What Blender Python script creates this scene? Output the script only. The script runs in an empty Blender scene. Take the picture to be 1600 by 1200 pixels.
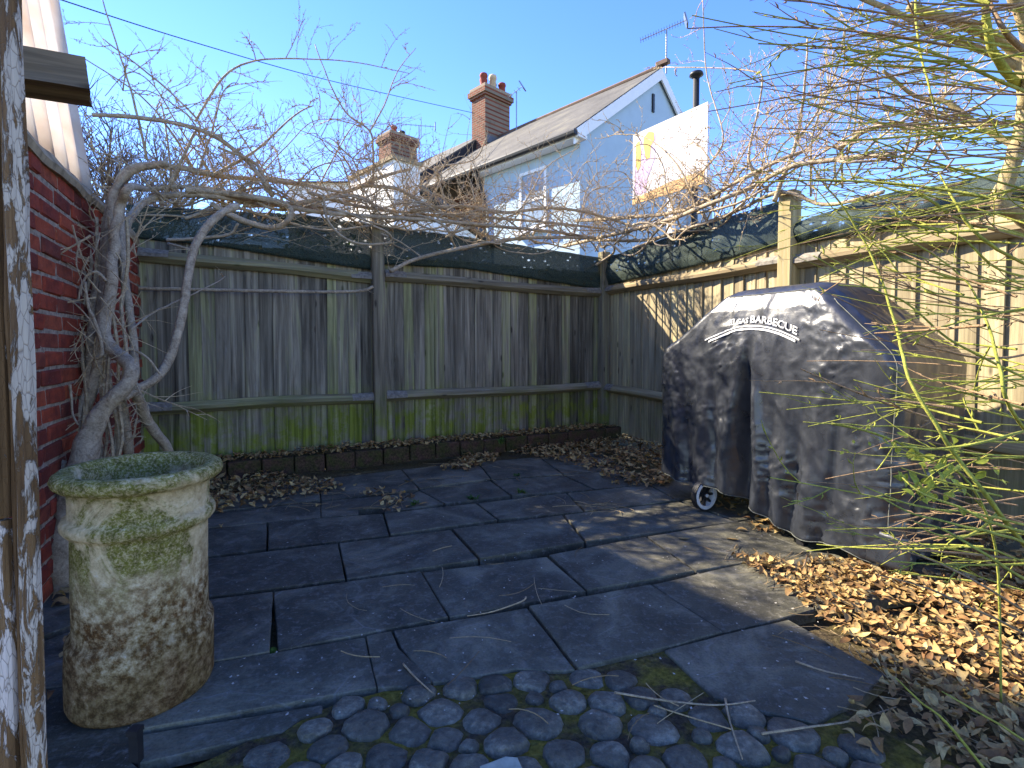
import bpy, math, random
from mathutils import Vector, Matrix, noise
S = bpy.context.scene
COL = S.collection
R = math.radians
random.seed(7)

# ------------------------------------------------------------------ camera, sky, sun, exposure
F, PITCH, HOR, CAMH = 804.0, R(2.1), 540.0, 1.0
SHIFT = F*math.tan(PITCH) - (600-HOR)          # in pixels of a 1600 wide picture
cam = bpy.data.cameras.new('camera'); camo = bpy.data.objects.new('camera', cam)
COL.objects.link(camo); S.camera = camo
cam.sensor_width = 36; cam.lens = F/1600*36; cam.shift_y = SHIFT/1600
cam.clip_start = 0.05; cam.clip_end = 3000
camo.location = (0, 0, CAMH); camo.rotation_euler = (R(90)-PITCH, 0, 0)
SUNV = Vector((-1.2225, 0.56, 1.0)).normalized()     # towards the sun
EL = math.asin(SUNV.z); AZ = math.atan2(SUNV.x, SUNV.y)
w = bpy.data.worlds.new('World'); S.world = w; w.use_nodes = True
wn = w.node_tree; bg = wn.nodes['Background']
sk = wn.nodes.new('ShaderNodeTexSky'); sk.sky_type = 'NISHITA'; sk.sun_disc = False
sk.sun_elevation = EL; sk.sun_rotation = AZ; sk.air_density = 1.0; sk.dust_density = 0.0; sk.ozone_density = 3.0
hsv = wn.nodes.new('ShaderNodeHueSaturation'); hsv.inputs['Saturation'].default_value = 1.24; hsv.inputs['Hue'].default_value = .52; hsv.inputs['Value'].default_value = .86
wn.links.new(sk.outputs[0], hsv.inputs['Color']); wn.links.new(hsv.outputs[0], bg.inputs[0]); bg.inputs[1].default_value = 0.15
sun = bpy.data.lights.new('sun', 'SUN'); suno = bpy.data.objects.new('sun', sun); COL.objects.link(suno)
sun.energy = 5.0; sun.angle = R(0.53); sun.color = (1.0, 0.89, 0.70)
suno.rotation_euler = SUNV.to_track_quat('Z', 'Y').to_euler(); suno.location = (-8, 4, 12)
S.view_settings.view_transform = 'Standard'; S.view_settings.look = 'None'
S.view_settings.exposure = 1.92; S.view_settings.gamma = 1.0
S.cycles.max_bounces = 6; S.cycles.transparent_max_bounces = 6

# ------------------------------------------------------------------ picking points of the place from the survey photograph
def ray(u, v):
    a = (u-800)/F; b = (600-v+SHIFT)/F
    f = Vector((0, math.cos(PITCH), -math.sin(PITCH))); up = Vector((0, math.sin(PITCH), math.cos(PITCH)))
    return f + Vector((a, 0, 0)) + up*b
CAM = Vector((0, 0, CAMH))
def dep(u, v, y): d = ray(u, v); return CAM + d*(y/d.y)
def gnd(u, v, z=0.0): d = ray(u, v); return CAM + d*((z-CAMH)/d.z)
U = Vector((.893, .45, 0)).normalized(); V = Vector((U.y, -U.x, 0)); Z = Vector((0, 0, 1))
C = Vector((1.033, 5.734, 0))                      # the inner corner of the fences
def yd(a, b, z): return C + U*a + V*b + Z*z        # yard frame: a along back fence, b along right fence
def onb(u, v, b): d = ray(u, v); return CAM + d*(((C+V*b-CAM).dot(V))/d.dot(V))   # point on plane parallel to back fence
def onr(u, v, a): d = ray(u, v); return CAM + d*(((C+U*a-CAM).dot(U))/d.dot(U))   # plane parallel to right fence

# ------------------------------------------------------------------ mesh helpers
class MB:
    def __init__(s): s.v = []; s.f = []
    def add(s, vs, fs):
        o = len(s.v); s.v += [tuple(p) for p in vs]; s.f += [tuple(i+o for i in f) for f in fs]
    def box(s, c, ax, ay, az):
        c = Vector(c); ax, ay, az = Vector(ax), Vector(ay), Vector(az)
        vs = [c+ax*i+ay*j+az*k for k in (-1, 1) for j in (-1, 1) for i in (-1, 1)]
        s.add(vs, [(0,2,3,1),(4,5,7,6),(0,1,5,4),(2,6,7,3),(0,4,6,2),(1,3,7,5)])
    def tube(s, pts, rad, n=6, cap=True):
        pts = [Vector(p) for p in pts]; m = len(pts)
        if not hasattr(rad, '__len__'): rad = [rad]*m
        t = (pts[1]-pts[0]).normalized()
        x = t.orthogonal().normalized(); o = len(s.v)
        for i, p in enumerate(pts):
            t2 = (pts[min(i+1, m-1)]-pts[max(i-1, 0)])
            if t2.length > 1e-9: t = t2.normalized()
            x = (x-t*x.dot(t)); x = x.normalized() if x.length > 1e-6 else t.orthogonal().normalized()
            y = t.cross(x)
            for k in range(n):
                an = 2*math.pi*k/n
                s.v.append(tuple(p+(x*math.cos(an)+y*math.sin(an))*rad[i]))
        for i in range(m-1):
            for k in range(n):
                a = o+i*n+k; b = o+i*n+(k+1) % n
                s.f.append((a, b, b+n, a+n))
        if cap:
            s.f.append(tuple(o+k for k in range(n))[::-1]); s.f.append(tuple(o+(m-1)*n+k for k in range(n)))
    def prism(s, poly, z0, z1, inset=0.0, drop=0.0):
        n = len(poly); c = sum((Vector(p) for p in poly), Vector((0,0,0)))/n
        A = [Vector((p[0], p[1], z0)) for p in poly]; B = [Vector((p[0], p[1], z1-drop)) for p in poly]
        T = []
        for p in poly:
            q = Vector((p[0]-c.x, p[1]-c.y, 0)); l = q.length
            q = q*((l-inset)/l); T.append(Vector((c.x+q.x, c.y+q.y, z1)))
        fs = [tuple(2*n+i for i in range(n)), tuple(range(n))[::-1]]
        for i in range(n):
            j = (i+1) % n; fs += [(i, j, n+j, n+i), (n+i, n+j, 2*n+j, 2*n+i)]
        s.add(A+B+T, fs)
    def lathe(s, prof, c, n=64):
        o = len(s.v); c = Vector(c)
        for r, z in prof:
            for k in range(n):
                a = 2*math.pi*k/n; s.v.append((c.x+r*math.cos(a), c.y+r*math.sin(a), c.z+z))
        for i in range(len(prof)-1):
            for k in range(n):
                a = o+i*n+k; b = o+i*n+(k+1) % n; s.f.append((a, b, b+n, a+n))
    def mesh(s, name, smooth=False):
        me = bpy.data.meshes.new(name); me.from_pydata(s.v, [], s.f); me.update()
        if smooth:
            for p in me.polygons: p.use_smooth = True
        return me
    def build(s, name, mat, parent=None, smooth=False):
        return put(name, s.mesh(name, smooth), mat, parent)

def put(name, me, mat=None, parent=None, mw=None):
    o = bpy.data.objects.new(name, me); COL.objects.link(o)
    if mat is not None and me is not None:
        if not me.materials: me.materials.append(mat)
    if parent is not None:
        o.parent = parent; o.matrix_parent_inverse = Matrix.Identity(4)
        q = parent; off = Vector((0, 0, 0))
        while q is not None: off = off + q.location; q = q.parent
        if mw is None: o.location = -off
        else:
            l, r, sc = mw.decompose(); o.location = l-off; o.rotation_euler = r.to_euler(); o.scale = sc
    elif mw is not None:
        l, r, sc = mw.decompose(); o.location = l; o.rotation_euler = r.to_euler(); o.scale = sc
    return o
def thing(name, label, cat, loc, group=None):
    o = bpy.data.objects.new(name, None); COL.objects.link(o); o.location = loc; o.empty_display_size = .1
    return tag(o, label, cat, group)
def tag(o, label, cat, group=None, kind=None):
    if label: o['label'] = label
    if cat: o['category'] = cat
    if group: o['group'] = group
    if kind: o['kind'] = kind
    return o
def struct(o): o['kind'] = 'structure'; return o
def stuff(o): o['kind'] = 'stuff'; return o
def frame(x, y, z, loc):
    m = Matrix((x, y, z)).transposed().to_4x4(); m.translation = loc; return m
def rnd(a, b): return random.uniform(a, b)
def smooth_path(P, k=4):
    P = [Vector(p) for p in P]; out = []
    for i in range(len(P)-1):
        p0 = P[max(i-1, 0)]; p1 = P[i]; p2 = P[i+1]; p3 = P[min(i+2, len(P)-1)]
        for j in range(k):
            t = j/k
            out.append(.5*((2*p1)+(p2-p0)*t+(2*p0-5*p1+4*p2-p3)*t*t+(3*p1-p0-3*p2+p3)*t**3))
    out.append(P[-1]); return out

# ------------------------------------------------------------------ materials
class NT:
    def __init__(s, name):
        s.m = bpy.data.materials.new(name); s.m.use_nodes = True; s.t = s.m.node_tree
        s.b = s.t.nodes['Principled BSDF']; s.out = s.t.nodes['Material Output']
    def n(s, ty, ins=None, **kw):
        nd = s.t.nodes.new('ShaderNode'+ty)
        for k, v in kw.items(): setattr(nd, k, v)
        if ins:
            for k, v in ins.items(): s.set(nd.inputs[k], v)
        return nd
    def set(s, sock, v):
        if isinstance(v, bpy.types.NodeSocket): s.t.links.new(v, sock)
        else:
            if isinstance(v, tuple) and len(v) == 3 and sock.type == 'RGBA': v = v+(1,)
            sock.default_value = v
    def co(s, kind='Object', scale=(1,1,1), rnd_off=0.0):
        if kind == 'World': c = s.n('NewGeometry').outputs['Position']
        else: c = s.n('TexCoord').outputs[kind]
        if rnd_off:
            r = s.n('ObjectInfo').outputs['Random']
            mm = s.n('VectorMath', {0: c}, operation='ADD')
            k = s.n('VectorMath', {0: (rnd_off, rnd_off*.7, rnd_off*1.3), 3: r}, operation='SCALE')
            s.set(mm.inputs[1], k.outputs[0]); c = mm.outputs[0]
        return s.n('Mapping', {'Vector': c, 'Scale': scale}).outputs[0]
    def noise(s, vec, scale, detail=6, rough=.6, dist=0.0):
        return s.n('TexNoise', {'Vector': vec, 'Scale': scale, 'Detail': detail, 'Roughness': rough, 'Distortion': dist}).outputs['Fac']
    def ramp(s, fac, stops, interp='LINEAR'):
        r = s.n('ValToRGB', {'Fac': fac}); cr = r.color_ramp; cr.interpolation = interp
        while len(cr.elements) < len(stops): cr.elements.new(.5)
        for e, (p, c) in zip(cr.elements, stops):
            e.position = p; e.color = (c if hasattr(c, '__len__') else (c, c, c))+((1,) if not hasattr(c, '__len__') or len(c) == 3 else ())
        return r.outputs[0]
    def mix(s, fac, a, b, mode='MIX'):
        m = s.n('Mix', data_type='RGBA', blend_type=mode)
        s.set(m.inputs[0], fac); s.set(m.inputs[6], a); s.set(m.inputs[7], b); return m.outputs[2]
    def math(s, op, a, b=0.0, c=None, clamp=False):
        m = s.n('Math', {0: a, 1: b}, operation=op, use_clamp=clamp)
        if c is not None: s.set(m.inputs[2], c)
        return m.outputs[0]
    def bump(s, h, strength=.5, dist=.01, prev=None):
        b = s.n('Bump', {'Height': h, 'Strength': strength, 'Distance': dist})
        if prev is not None: s.set(b.inputs['Normal'], prev)
        s.set(s.b.inputs['Normal'], b.outputs[0]); return b.outputs[0]
    def fin(s, col, rough=.8, spec=.3, metal=0.0):
        s.set(s.b.inputs['Base Color'], col); s.set(s.b.inputs['Roughness'], rough)
        s.set(s.b.inputs['Specular IOR Level'], spec); s.set(s.b.inputs['Metallic'], metal); return s.m
    def zmask(s, z0, z1, vec=None, amp=0.0, scale=3.0):     # 1 below z0, 0 above z1, broken by noise
        z = s.n('SeparateXYZ', {0: s.n('NewGeometry').outputs['Position']}).outputs[2]
        if amp: z = s.math('ADD', z, s.math('MULTIPLY', s.math('SUBTRACT', s.noise(vec, scale), .5), amp))
        return s.n('MapRange', {0: z, 1: z0, 2: z1, 3: 1.0, 4: 0.0}).outputs[0]

def plain(name, col, rough=.7, var=.25, scale=20, spec=.3, metal=0.0, bump=.0):
    t = NT(name); c = t.co('Object'); n = t.noise(c, scale)
    lo = tuple(x*(1-var) for x in col); hi = tuple(min(1, x*(1+var)) for x in col)
    if bump: t.bump(n, bump, .004)
    return t.fin(t.ramp(n, [(.3, lo), (.7, hi)]), rough, spec, metal)

def fence_wood(name, lo, hi, green=1.0, tone=(.6, 1.25)):
    t = NT(name); c = t.co('Object', (1,1,1), 31.0)
    g = t.noise(t.n('Mapping', {'Vector': c, 'Scale': (34, 34, 1.1)}).outputs[0], 1.0, 8, .65, .4)
    g2 = t.noise(t.n('Mapping', {'Vector': c, 'Scale': (12, 12, .9)}).outputs[0], 1.0, 5, .6, 1.0)
    knot = t.n('TexVoronoi', {'Vector': t.n('Mapping', {'Vector': c, 'Scale': (9, 9, 3.0)}).outputs[0], 'Scale': 1.0}).outputs['Distance']
    col = t.ramp(t.math('ADD', t.math('MULTIPLY', g, .5), t.math('MULTIPLY', g2, .5)),
                 [(.34, lo), (.5, tuple((a*1.3+b)*.42 for a, b in zip(lo, hi))), (.64, hi)])
    r = t.n('ObjectInfo').outputs['Random']
    r2 = t.n('TexWhiteNoise', {'W': r}, noise_dimensions='1D').outputs['Value']
    k = t.n('MapRange', {0: r2, 1: 0.0, 2: 1.0, 3: tone[0], 4: tone[1]}).outputs[0]
    col = t.mix(1.0, col, t.n('CombineColor', {0: k, 1: k, 2: k}).outputs[0], 'MULTIPLY')
    col = t.mix(t.ramp(knot, [(.06, .8), (.13, 0.0)]), col, (.03, .024, .018))
    flake = t.noise(t.n('Mapping', {'Vector': c, 'Scale': (45, 45, 3.5)}).outputs[0], 1.0, 7, .75)
    col = t.mix(t.ramp(flake, [(.60, 0.0), (.68, .55)]), col, (.33, .31, .28))
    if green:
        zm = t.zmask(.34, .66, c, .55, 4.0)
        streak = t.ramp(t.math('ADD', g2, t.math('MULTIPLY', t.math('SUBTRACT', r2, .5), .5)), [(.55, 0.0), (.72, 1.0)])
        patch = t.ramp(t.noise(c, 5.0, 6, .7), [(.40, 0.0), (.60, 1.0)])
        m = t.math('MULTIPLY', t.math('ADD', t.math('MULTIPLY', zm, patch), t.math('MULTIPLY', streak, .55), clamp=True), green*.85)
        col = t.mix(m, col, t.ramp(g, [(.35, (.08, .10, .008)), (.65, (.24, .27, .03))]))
    t.bump(g, .7, .004)
    return t.fin(col, .85, .15)

M = {}
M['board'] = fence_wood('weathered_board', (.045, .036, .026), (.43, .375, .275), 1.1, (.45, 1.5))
M['board_r'] = fence_wood('weathered_board_sunlit_tone', (.16, .125, .075), (.54, .45, .27), .35, (.7, 1.25))  # right fence boards, rails, posts: same grey wood, sunlit yellow put into the colour
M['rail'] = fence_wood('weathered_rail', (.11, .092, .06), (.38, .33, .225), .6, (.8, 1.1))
M['rail_r'] = fence_wood('rail_sunlit_tone', (.18, .13, .07), (.42, .34, .2), .2, (.85, 1.1))
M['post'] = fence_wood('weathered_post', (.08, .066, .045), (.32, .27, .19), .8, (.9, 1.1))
M['post_r'] = fence_wood('post_sunlit_tone', (.22, .17, .08), (.46, .38, .21), .3, (.95, 1.1))
M['galv'] = plain('galvanised_steel', (.19, .17, .14), .75, .45, 40, .25, 0)

def slate_mat():
    t = NT('slate_paving'); c = t.co('World'); o = t.co('Object', (1,1,1), 17)
    a = t.noise(o, 3.5, 8, .62, .6); b = t.noise(o, 38, 6, .7); d = t.noise(o, 130, 3, .6)
    r = t.n('ObjectInfo').outputs['Random']
    base = t.ramp(a, [(.36, (.048, .0452, .032)), (.5, (.082, .077, .054)), (.64, (.165, .154, .108))])
    kk = t.n('MapRange', {0: r, 1: 0.0, 2: 1.0, 3: .8, 4: 1.25}).outputs[0]
    base = t.mix(1.0, base, t.n('CombineColor', {0: kk, 1: kk, 2: kk}).outputs[0], 'MULTIPLY')
    base = t.mix(t.ramp(b, [(.52, 0.0), (.68, .6)]), base, (.21, .195, .17))
    base = t.mix(t.ramp(d, [(.35, .35), (.55, 0.0)]), base, (.03, .028, .026))
    blot = t.ramp(t.noise(o, 9, 5, .7, 1.5), [(.56, 0.0), (.70, .45)])
    base = t.mix(blot, base, (.2, .185, .15))
    spk = t.n('TexVoronoi', {'Vector': o, 'Scale': 26.0}).outputs['Distance']
    base = t.mix(t.ramp(spk, [(.03, .6), (.07, 0.0)]), base, (.34, .32, .28))
    cr = t.n('TexVoronoi', {'Vector': t.n('Mapping', {'Vector': o, 'Scale': (1.0, 2.2, 1)}).outputs[0], 'Scale': 2.6}, feature='DISTANCE_TO_EDGE').outputs['Distance']
    base = t.mix(t.math('MULTIPLY', t.ramp(cr, [(.004, .6), (.012, 0.0)]), t.ramp(a, [(.5, 0.0), (.6, 1.0)])), base, (.2, .19, .17))
    nn = t.bump(a, .6, .03); nn = t.bump(b, .6, .006, nn); t.bump(d, .4, .002, nn)
    return t.fin(base, t.ramp(b, [(.3, .6), (.7, .85)]), .25)
M['slate'] = slate_mat()
def soil_mat(name, green):
    t = NT(name); c = t.co('World'); a = t.noise(c, 6, 8, .7); b = t.noise(c, 60, 6, .7)
    col = t.ramp(b, [(.3, (.022, .017, .012)), (.6, (.08, .062, .042)), (.75, (.17, .14, .1))])
    col = t.mix(t.math('MULTIPLY', t.ramp(a, [(.40, 0.0), (.56, 1.0)]), green), col, t.ramp(b, [(.3, (.09, .08, .008)), (.7, (.34, .27, .03))]))
    t.bump(b, .9, .015); return t.fin(col, .95, .1)
M['soil'] = soil_mat('damp_soil', .15); M['moss_bed'] = soil_mat('mossy_joint_earth', .62)
def cobble_mat():
    t = NT('cobble_stone'); o = t.co('Object', (1,1,1), 23)
    a = t.noise(o, 9, 7, .65); b = t.noise(o, 55, 6, .7)
    col = t.ramp(t.math('ADD', t.math('MULTIPLY', a, .5), t.math('MULTIPLY', b, .5)), [(.36, (.040, .037, .027)), (.52, (.11, .102, .075)), (.68, (.28, .26, .19))])
    r = t.n('ObjectInfo').outputs['Random']; kk = t.n('MapRange', {0: r, 1: 0.0, 2: 1.0, 3: .65, 4: 1.3}).outputs[0]
    col = t.mix(1.0, col, t.n('CombineColor', {0: kk, 1: kk, 2: kk}).outputs[0], 'MULTIPLY')
    col = t.mix(t.ramp(t.noise(o, 14, 5, .7, 1.0), [(.60, 0.0), (.72, .45)]), col, (.085, .08, .03))
    n1 = t.bump(a, .9, .03); t.bump(b, .9, .008, n1); return t.fin(col, .6, .35)
M['cobble'] = cobble_mat()
def brick_mat():
    t = NT('red_brick'); o = t.co('Object', (1,1,1), 19); a = t.noise(o, 14, 7, .7); b = t.noise(o, 70, 5, .7)
    r = t.n('ObjectInfo').outputs['Random']
    col = t.ramp(r, [(.0, (.12, .034, .024)), (.35, (.22, .042, .026)), (.6, (.31, .058, .03)), (.85, (.38, .09, .04)), (1.0, (.17, .045, .032))])
    col = t.mix(t.ramp(a, [(.42, 0.0), (.7, .7)]), col, (.06, .02, .018))
    col = t.mix(t.ramp(b, [(.62, 0.0), (.75, .5)]), col, (.4, .3, .24))
    n1 = t.bump(a, .6, .012); t.bump(b, .6, .004, n1); return t.fin(col, .9, .15)
M['brick'] = brick_mat()
def mossbrick():
    t = NT('mossy_edging_brick'); o = t.co('Object', (1,1,1), 19); a = t.noise(o, 10, 7, .7); b = t.noise(o, 60, 5, .7)
    col = t.ramp(b, [(.3, (.03, .018, .014)), (.7, (.13, .07, .05))])
    col = t.mix(t.ramp(a, [(.40, 0.0), (.6, .85)]), col, t.ramp(b, [(.3, (.02, .024, .008)), (.7, (.075, .08, .02))]))
    t.bump(b, .7, .006); return t.fin(col, .92, .1)
M['edging'] = mossbrick()
M['mortar'] = plain('old_lime_mortar', (.30, .235, .175), .95, .5, 45, .1, 0, .8)
M['cement'] = plain('weathered_cement', (.30, .235, .15), .95, .45, 14, .1, 0, .6)

def bark_mat(name, lo, hi, sc=1.0):
    t = NT(name); c = t.co('World'); a = t.noise(c, 22*sc, 8, .7, .5); b = t.noise(c, 110*sc, 5, .7)
    col = t.ramp(t.math('ADD', t.math('MULTIPLY', a, .6), t.math('MULTIPLY', b, .4)), [(.34, lo), (.62, hi)])
    n1 = t.bump(a, .8, .012); t.bump(b, .6, .004, n1); return t.fin(col, .85, .2)
M['bark'] = bark_mat('wisteria_bark', (.15, .105, .065), (.52, .42, .29))
M['twig'] = bark_mat('wisteria_twig', (.21, .14, .08), (.60, .47, .29), 2)
M['farbark'] = bark_mat('far_tree_bark', (.09, .07, .06), (.2, .165, .14))
M['greenstem'] = bark_mat('green_stem', (.13, .14, .022), (.42, .42, .08), 1.2)
M['redstem'] = bark_mat('brown_stem', (.14, .085, .045), (.40, .27, .15), 2)
M['shrubbark'] = bark_mat('shrub_bark', (.2, .15, .07), (.45, .36, .19))
def island(name, stops, rough=.75, trans=0.0):
    t = NT(name); r = t.n('NewGeometry').outputs['Random Per Island']; c = t.co('World')
    col = t.ramp(r, stops); n = t.noise(c, 90, 4, .7)
    col = t.mix(t.ramp(n, [(.35, .45), (.65, 0.0)]), col, (.06, .03, .015))
    t.fin(col, rough, .25)
    if trans:
        tr = t.n('BsdfTranslucent', {'Color': col}); mx = t.n('MixShader', {0: trans, 1: t.b.outputs[0], 2: tr.outputs[0]})
        t.t.links.new(mx.outputs[0], t.out.inputs[0])
    return t.m
M['leaf'] = island('dead_leaf', [(0, (.18, .09, .035)), (.3, (.33, .19, .07)), (.6, (.47, .31, .115)), (.85, (.60, .44, .18)), (1, (.27, .14, .05))], .7, .12)
M['straw'] = island('dry_stalk', [(0, (.16, .1, .05)), (.5, (.36, .26, .13)), (1, (.46, .36, .2))], .8)
M['fresh'] = island('fresh_leaf', [(0, (.22, .32, .03)), (.5, (.38, .46, .05)), (.8, (.5, .5, .09)), (1, (.55, .34, .07))], .45, .3)
M['weed'] = island('weed_leaf', [(0, (.04, .10, .02)), (1, (.09, .19, .03))], .6, .2)
M['hedge'] = island('hedge_leaf', [(0, (.03, .06, .012)), (.5, (.07, .12, .02)), (1, (.15, .19, .04))], .5, .2)

def pot_mat():
    t = NT('mossy_terracotta'); c = t.co('World'); a = t.noise(c, 7, 8, .65, .6); b = t.noise(c, 42, 7, .72); d = t.noise(c, 150, 4, .7)
    col = t.ramp(b, [(.3, (.40, .29, .15)), (.55, (.64, .51, .30)), (.75, (.74, .64, .46))])
    z = t.zmask(.26, .46, c, .30, 8)
    col = t.mix(t.math('MULTIPLY', z, t.ramp(b, [(.42, 1.0), (.62, .15)])), col, t.ramp(d, [(.35, (.05, .026, .01)), (.7, (.2, .095, .03))]))
    z2 = t.zmask(.10, .30, c, .34, 9)
    col = t.mix(t.math('MULTIPLY', z2, .78), col, t.ramp(b, [(.35, (.05, .03, .014)), (.7, (.24, .14, .06))]))
    hi = t.math('SUBTRACT', 1.0, t.zmask(.585, .625, c, .06, 20))
    side = t.n('SeparateXYZ', {0: c}).outputs[0]
    mossm = t.math('ADD', t.ramp(t.noise(c, 5.5, 7, .68, .8), [(.47, 0.0), (.54, 1.0)]), t.math('MULTIPLY', hi, t.ramp(a, [(.38, 0.0), (.5, 1.0)])), clamp=True)
    lowm = t.n('MapRange', {0: t.zmask(.30, .42, c, .15, 8), 3: 1.0, 4: .12}).outputs[0]
    mossm = t.math('MULTIPLY', t.math('MULTIPLY', mossm, lowm), t.ramp(d, [(.34, .25), (.55, 1.0)]))
    col = t.mix(mossm, col, t.ramp(b, [(.32, (.065, .062, .014)), (.55, (.18, .165, .03)), (.72, (.38, .34, .12))]))
    col = t.mix(t.ramp(b, [(.66, 0.0), (.70, .8)]), col, (.6, .56, .47))
    n1 = t.bump(a, .4, .02); n1 = t.bump(b, .8, .01, n1); t.bump(d, .6, .003, n1)
    return t.fin(col, .92, .12)
M['pot'] = pot_mat()
def peel_mat(name, thr, paint=(.52, .52, .53)):
    t = NT(name); c = t.co('Object')
    st = t.n('Mapping', {'Vector': c, 'Scale': (48, 48, 10)}).outputs[0]
    a = t.noise(st, 1.0, 9, .7, .7); g = t.noise(t.n('Mapping', {'Vector': c, 'Scale': (90, 90, 3)}).outputs[0], 1.0, 7, .7)
    wood = t.ramp(g, [(.3, (.06, .032, .014)), (.55, (.17, .095, .04)), (.72, (.28, .18, .09))])
    cr = t.n('TexVoronoi', {'Vector': t.n('Mapping', {'Vector': c, 'Scale': (150, 150, 42)}).outputs[0], 'Scale': 1.0, 'Randomness': 1.0}, feature='DISTANCE_TO_EDGE').outputs['Distance']
    m = t.ramp(a, [(thr-.015, 0.0), (thr+.015, 1.0)])
    pc = t.mix(t.ramp(g, [(.4, .5), (.6, 0.0)]), paint, tuple(x*.66 for x in paint))
    pc = t.mix(t.ramp(cr, [(.0, .75), (.05, 0.0)]), pc, (.16, .12, .09))
    col = t.mix(m, wood, pc)
    n1 = t.bump(t.math('MULTIPLY', m, 1.0), .8, .003); t.bump(t.math('ADD', g, t.ramp(cr, [(0, 0.0), (.06, .5)])), .5, .003, n1)
    return t.fin(col, .8, .2)
M['peel'] = peel_mat('flaking_grey_paint', .48, (.48, .41, .33)); M['peel2'] = peel_mat('mostly_bare_painted_wood', .60, (.58, .52, .45)); M['peel3'] = peel_mat('flaking_white_paint', .48, (.62, .53, .46))
M['oldbeam'] = fence_wood('rotten_beam', (.035, .027, .02), (.27, .21, .14), 0, (.95, 1.1))
M['rust'] = plain('rusty_iron', (.22, .08, .025), .9, .5, 60, .2, 0, .5)
def sheet_mat():
    t = NT('translucent_roof_sheet'); c = t.co('World'); a = t.noise(c, 4, 6, .6); b = t.noise(c, 40, 5, .7)
    col = t.ramp(a, [(.3, (.66, .56, .47)), (.6, (.76, .71, .66)), (.8, (.80, .78, .76))])
    col = t.mix(t.ramp(b, [(.62, 0.0), (.8, .3)]), col, (.5, .36, .2))
    t.fin(col, .5, .3); tr = t.n('BsdfTranslucent', {'Color': col}); mx = t.n('MixShader', {0: .62, 1: t.b.outputs[0], 2: tr.outputs[0]})
    t.t.links.new(mx.outputs[0], t.out.inputs[0]); return t.m
M['sheet'] = sheet_mat()
def net_mat():
    t = NT('green_shade_net'); c = t.co('World'); b = t.noise(c, 160, 3, .7); a = t.noise(c, 5, 6, .7)
    col = t.ramp(b, [(.3, (.008, .018, .015)), (.7, (.06, .082, .065))])
    t.fin(col, .75, .25); t.bump(b, .6, .004)
    hole = t.math('ADD', t.math('MULTIPLY', t.ramp(t.n('TexVoronoi', {'Vector': t.n('Mapping', {'Vector': c, 'Scale': (1, 1, 1.6)}).outputs[0], 'Scale': 16.0}).outputs['Distance'], [(.16, .8), (.34, 0.0)]),
                  t.ramp(a, [(.50, 0.0), (.58, .9)])), .14, clamp=True)
    tr = t.n('BsdfTransparent'); mx = t.n('MixShader', {0: hole, 1: t.b.outputs[0], 2: tr.outputs[0]})
    t.t.links.new(mx.outputs[0], t.out.inputs[0]); return t.m
M['net'] = net_mat()
def cover_mat():
    t = NT('black_vinyl_cover'); c = t.co('World'); a = t.noise(c, 11, 6, .6, .8); b = t.noise(c, 38, 6, .62, 1.2); d = t.noise(c, 170, 3, .6)
    col = t.ramp(a, [(.3, (.014, .016, .021)), (.7, (.028, .032, .042))])
    dirt = t.ramp(t.noise(c, 26, 6, .75), [(.6, 0.0), (.75, .35)])
    col = t.mix(dirt, col, (.045, .05, .06))
    rd = t.n('TexNoise', {'Vector': t.n('Mapping', {'Vector': c, 'Rotation': (.4, .5, .2), 'Scale': (1, 1, .7)}).outputs[0], 'Scale': 9.0, 'Detail': 4.0, 'Roughness': .5, 'Distortion': .8}, noise_type='RIDGED_MULTIFRACTAL').outputs['Fac']
    n1 = t.bump(rd, .65, .014); n1 = t.bump(b, .15, .005, n1); t.bump(d, .15, .0008, n1)
    return t.fin(col, t.ramp(a, [(.3, .25), (.7, .38)]), .8)
M['cover'] = cover_mat()
M['print'] = plain('white_print', (.6, .6, .6), .6, .4, 70)
M['black'] = plain('black_plastic', (.016, .016, .018), .5, .3, 30, .4)
M['piping'] = plain('faded_piping', (.13, .135, .115), .7, .4, 60)
M['whiteplastic'] = plain('white_plastic', (.6, .6, .6), .4, .12, 30)
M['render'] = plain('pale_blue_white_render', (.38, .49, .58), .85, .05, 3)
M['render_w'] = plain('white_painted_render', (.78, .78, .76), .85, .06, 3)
M['cream'] = plain('cream_render', (.62, .52, .36), .85, .1, 3)
M['trim'] = plain('white_paint_trim', (.78, .78, .78), .5, .04, 8)
M['gutter'] = plain('dark_gutter', (.02, .02, .022), .5, .2, 12)
M['glass'] = plain('window_glass', (.25, .3, .34), .08, .2, 2, .6)
M['clay'] = plain('clay_pot_red', (.24, .05, .032), .8, .3, 6); M['clay2'] = plain('clay_pot_buff', (.5, .38, .24), .8, .2, 6)
M['ridge'] = plain('weathered_ridge_tile', (.14, .09, .065), .85, .3, 3)
M['lead'] = plain('lead_flashing', (.13, .14, .16), .6, .2, 6)
M['alu'] = plain('aerial_metal', (.28, .29, .31), .4, .1, 20, .5, .6)
M['wire'] = plain('black_cable', (.03, .03, .035), .6, .1, 5)
M['boardwhite'] = plain('sale_board_white', (.52, .49, .51), .6, .05, 4)
M['boardpurple'] = plain('faded_lilac_print', (.36, .26, .42), .6, .08, 5); M['boardyellow'] = plain('faded_yellow_print', (.5, .34, .04), .6, .08, 5); M['boardorange'] = plain('faded_orange_print', (.5, .27, .09), .6, .1, 5)
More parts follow.
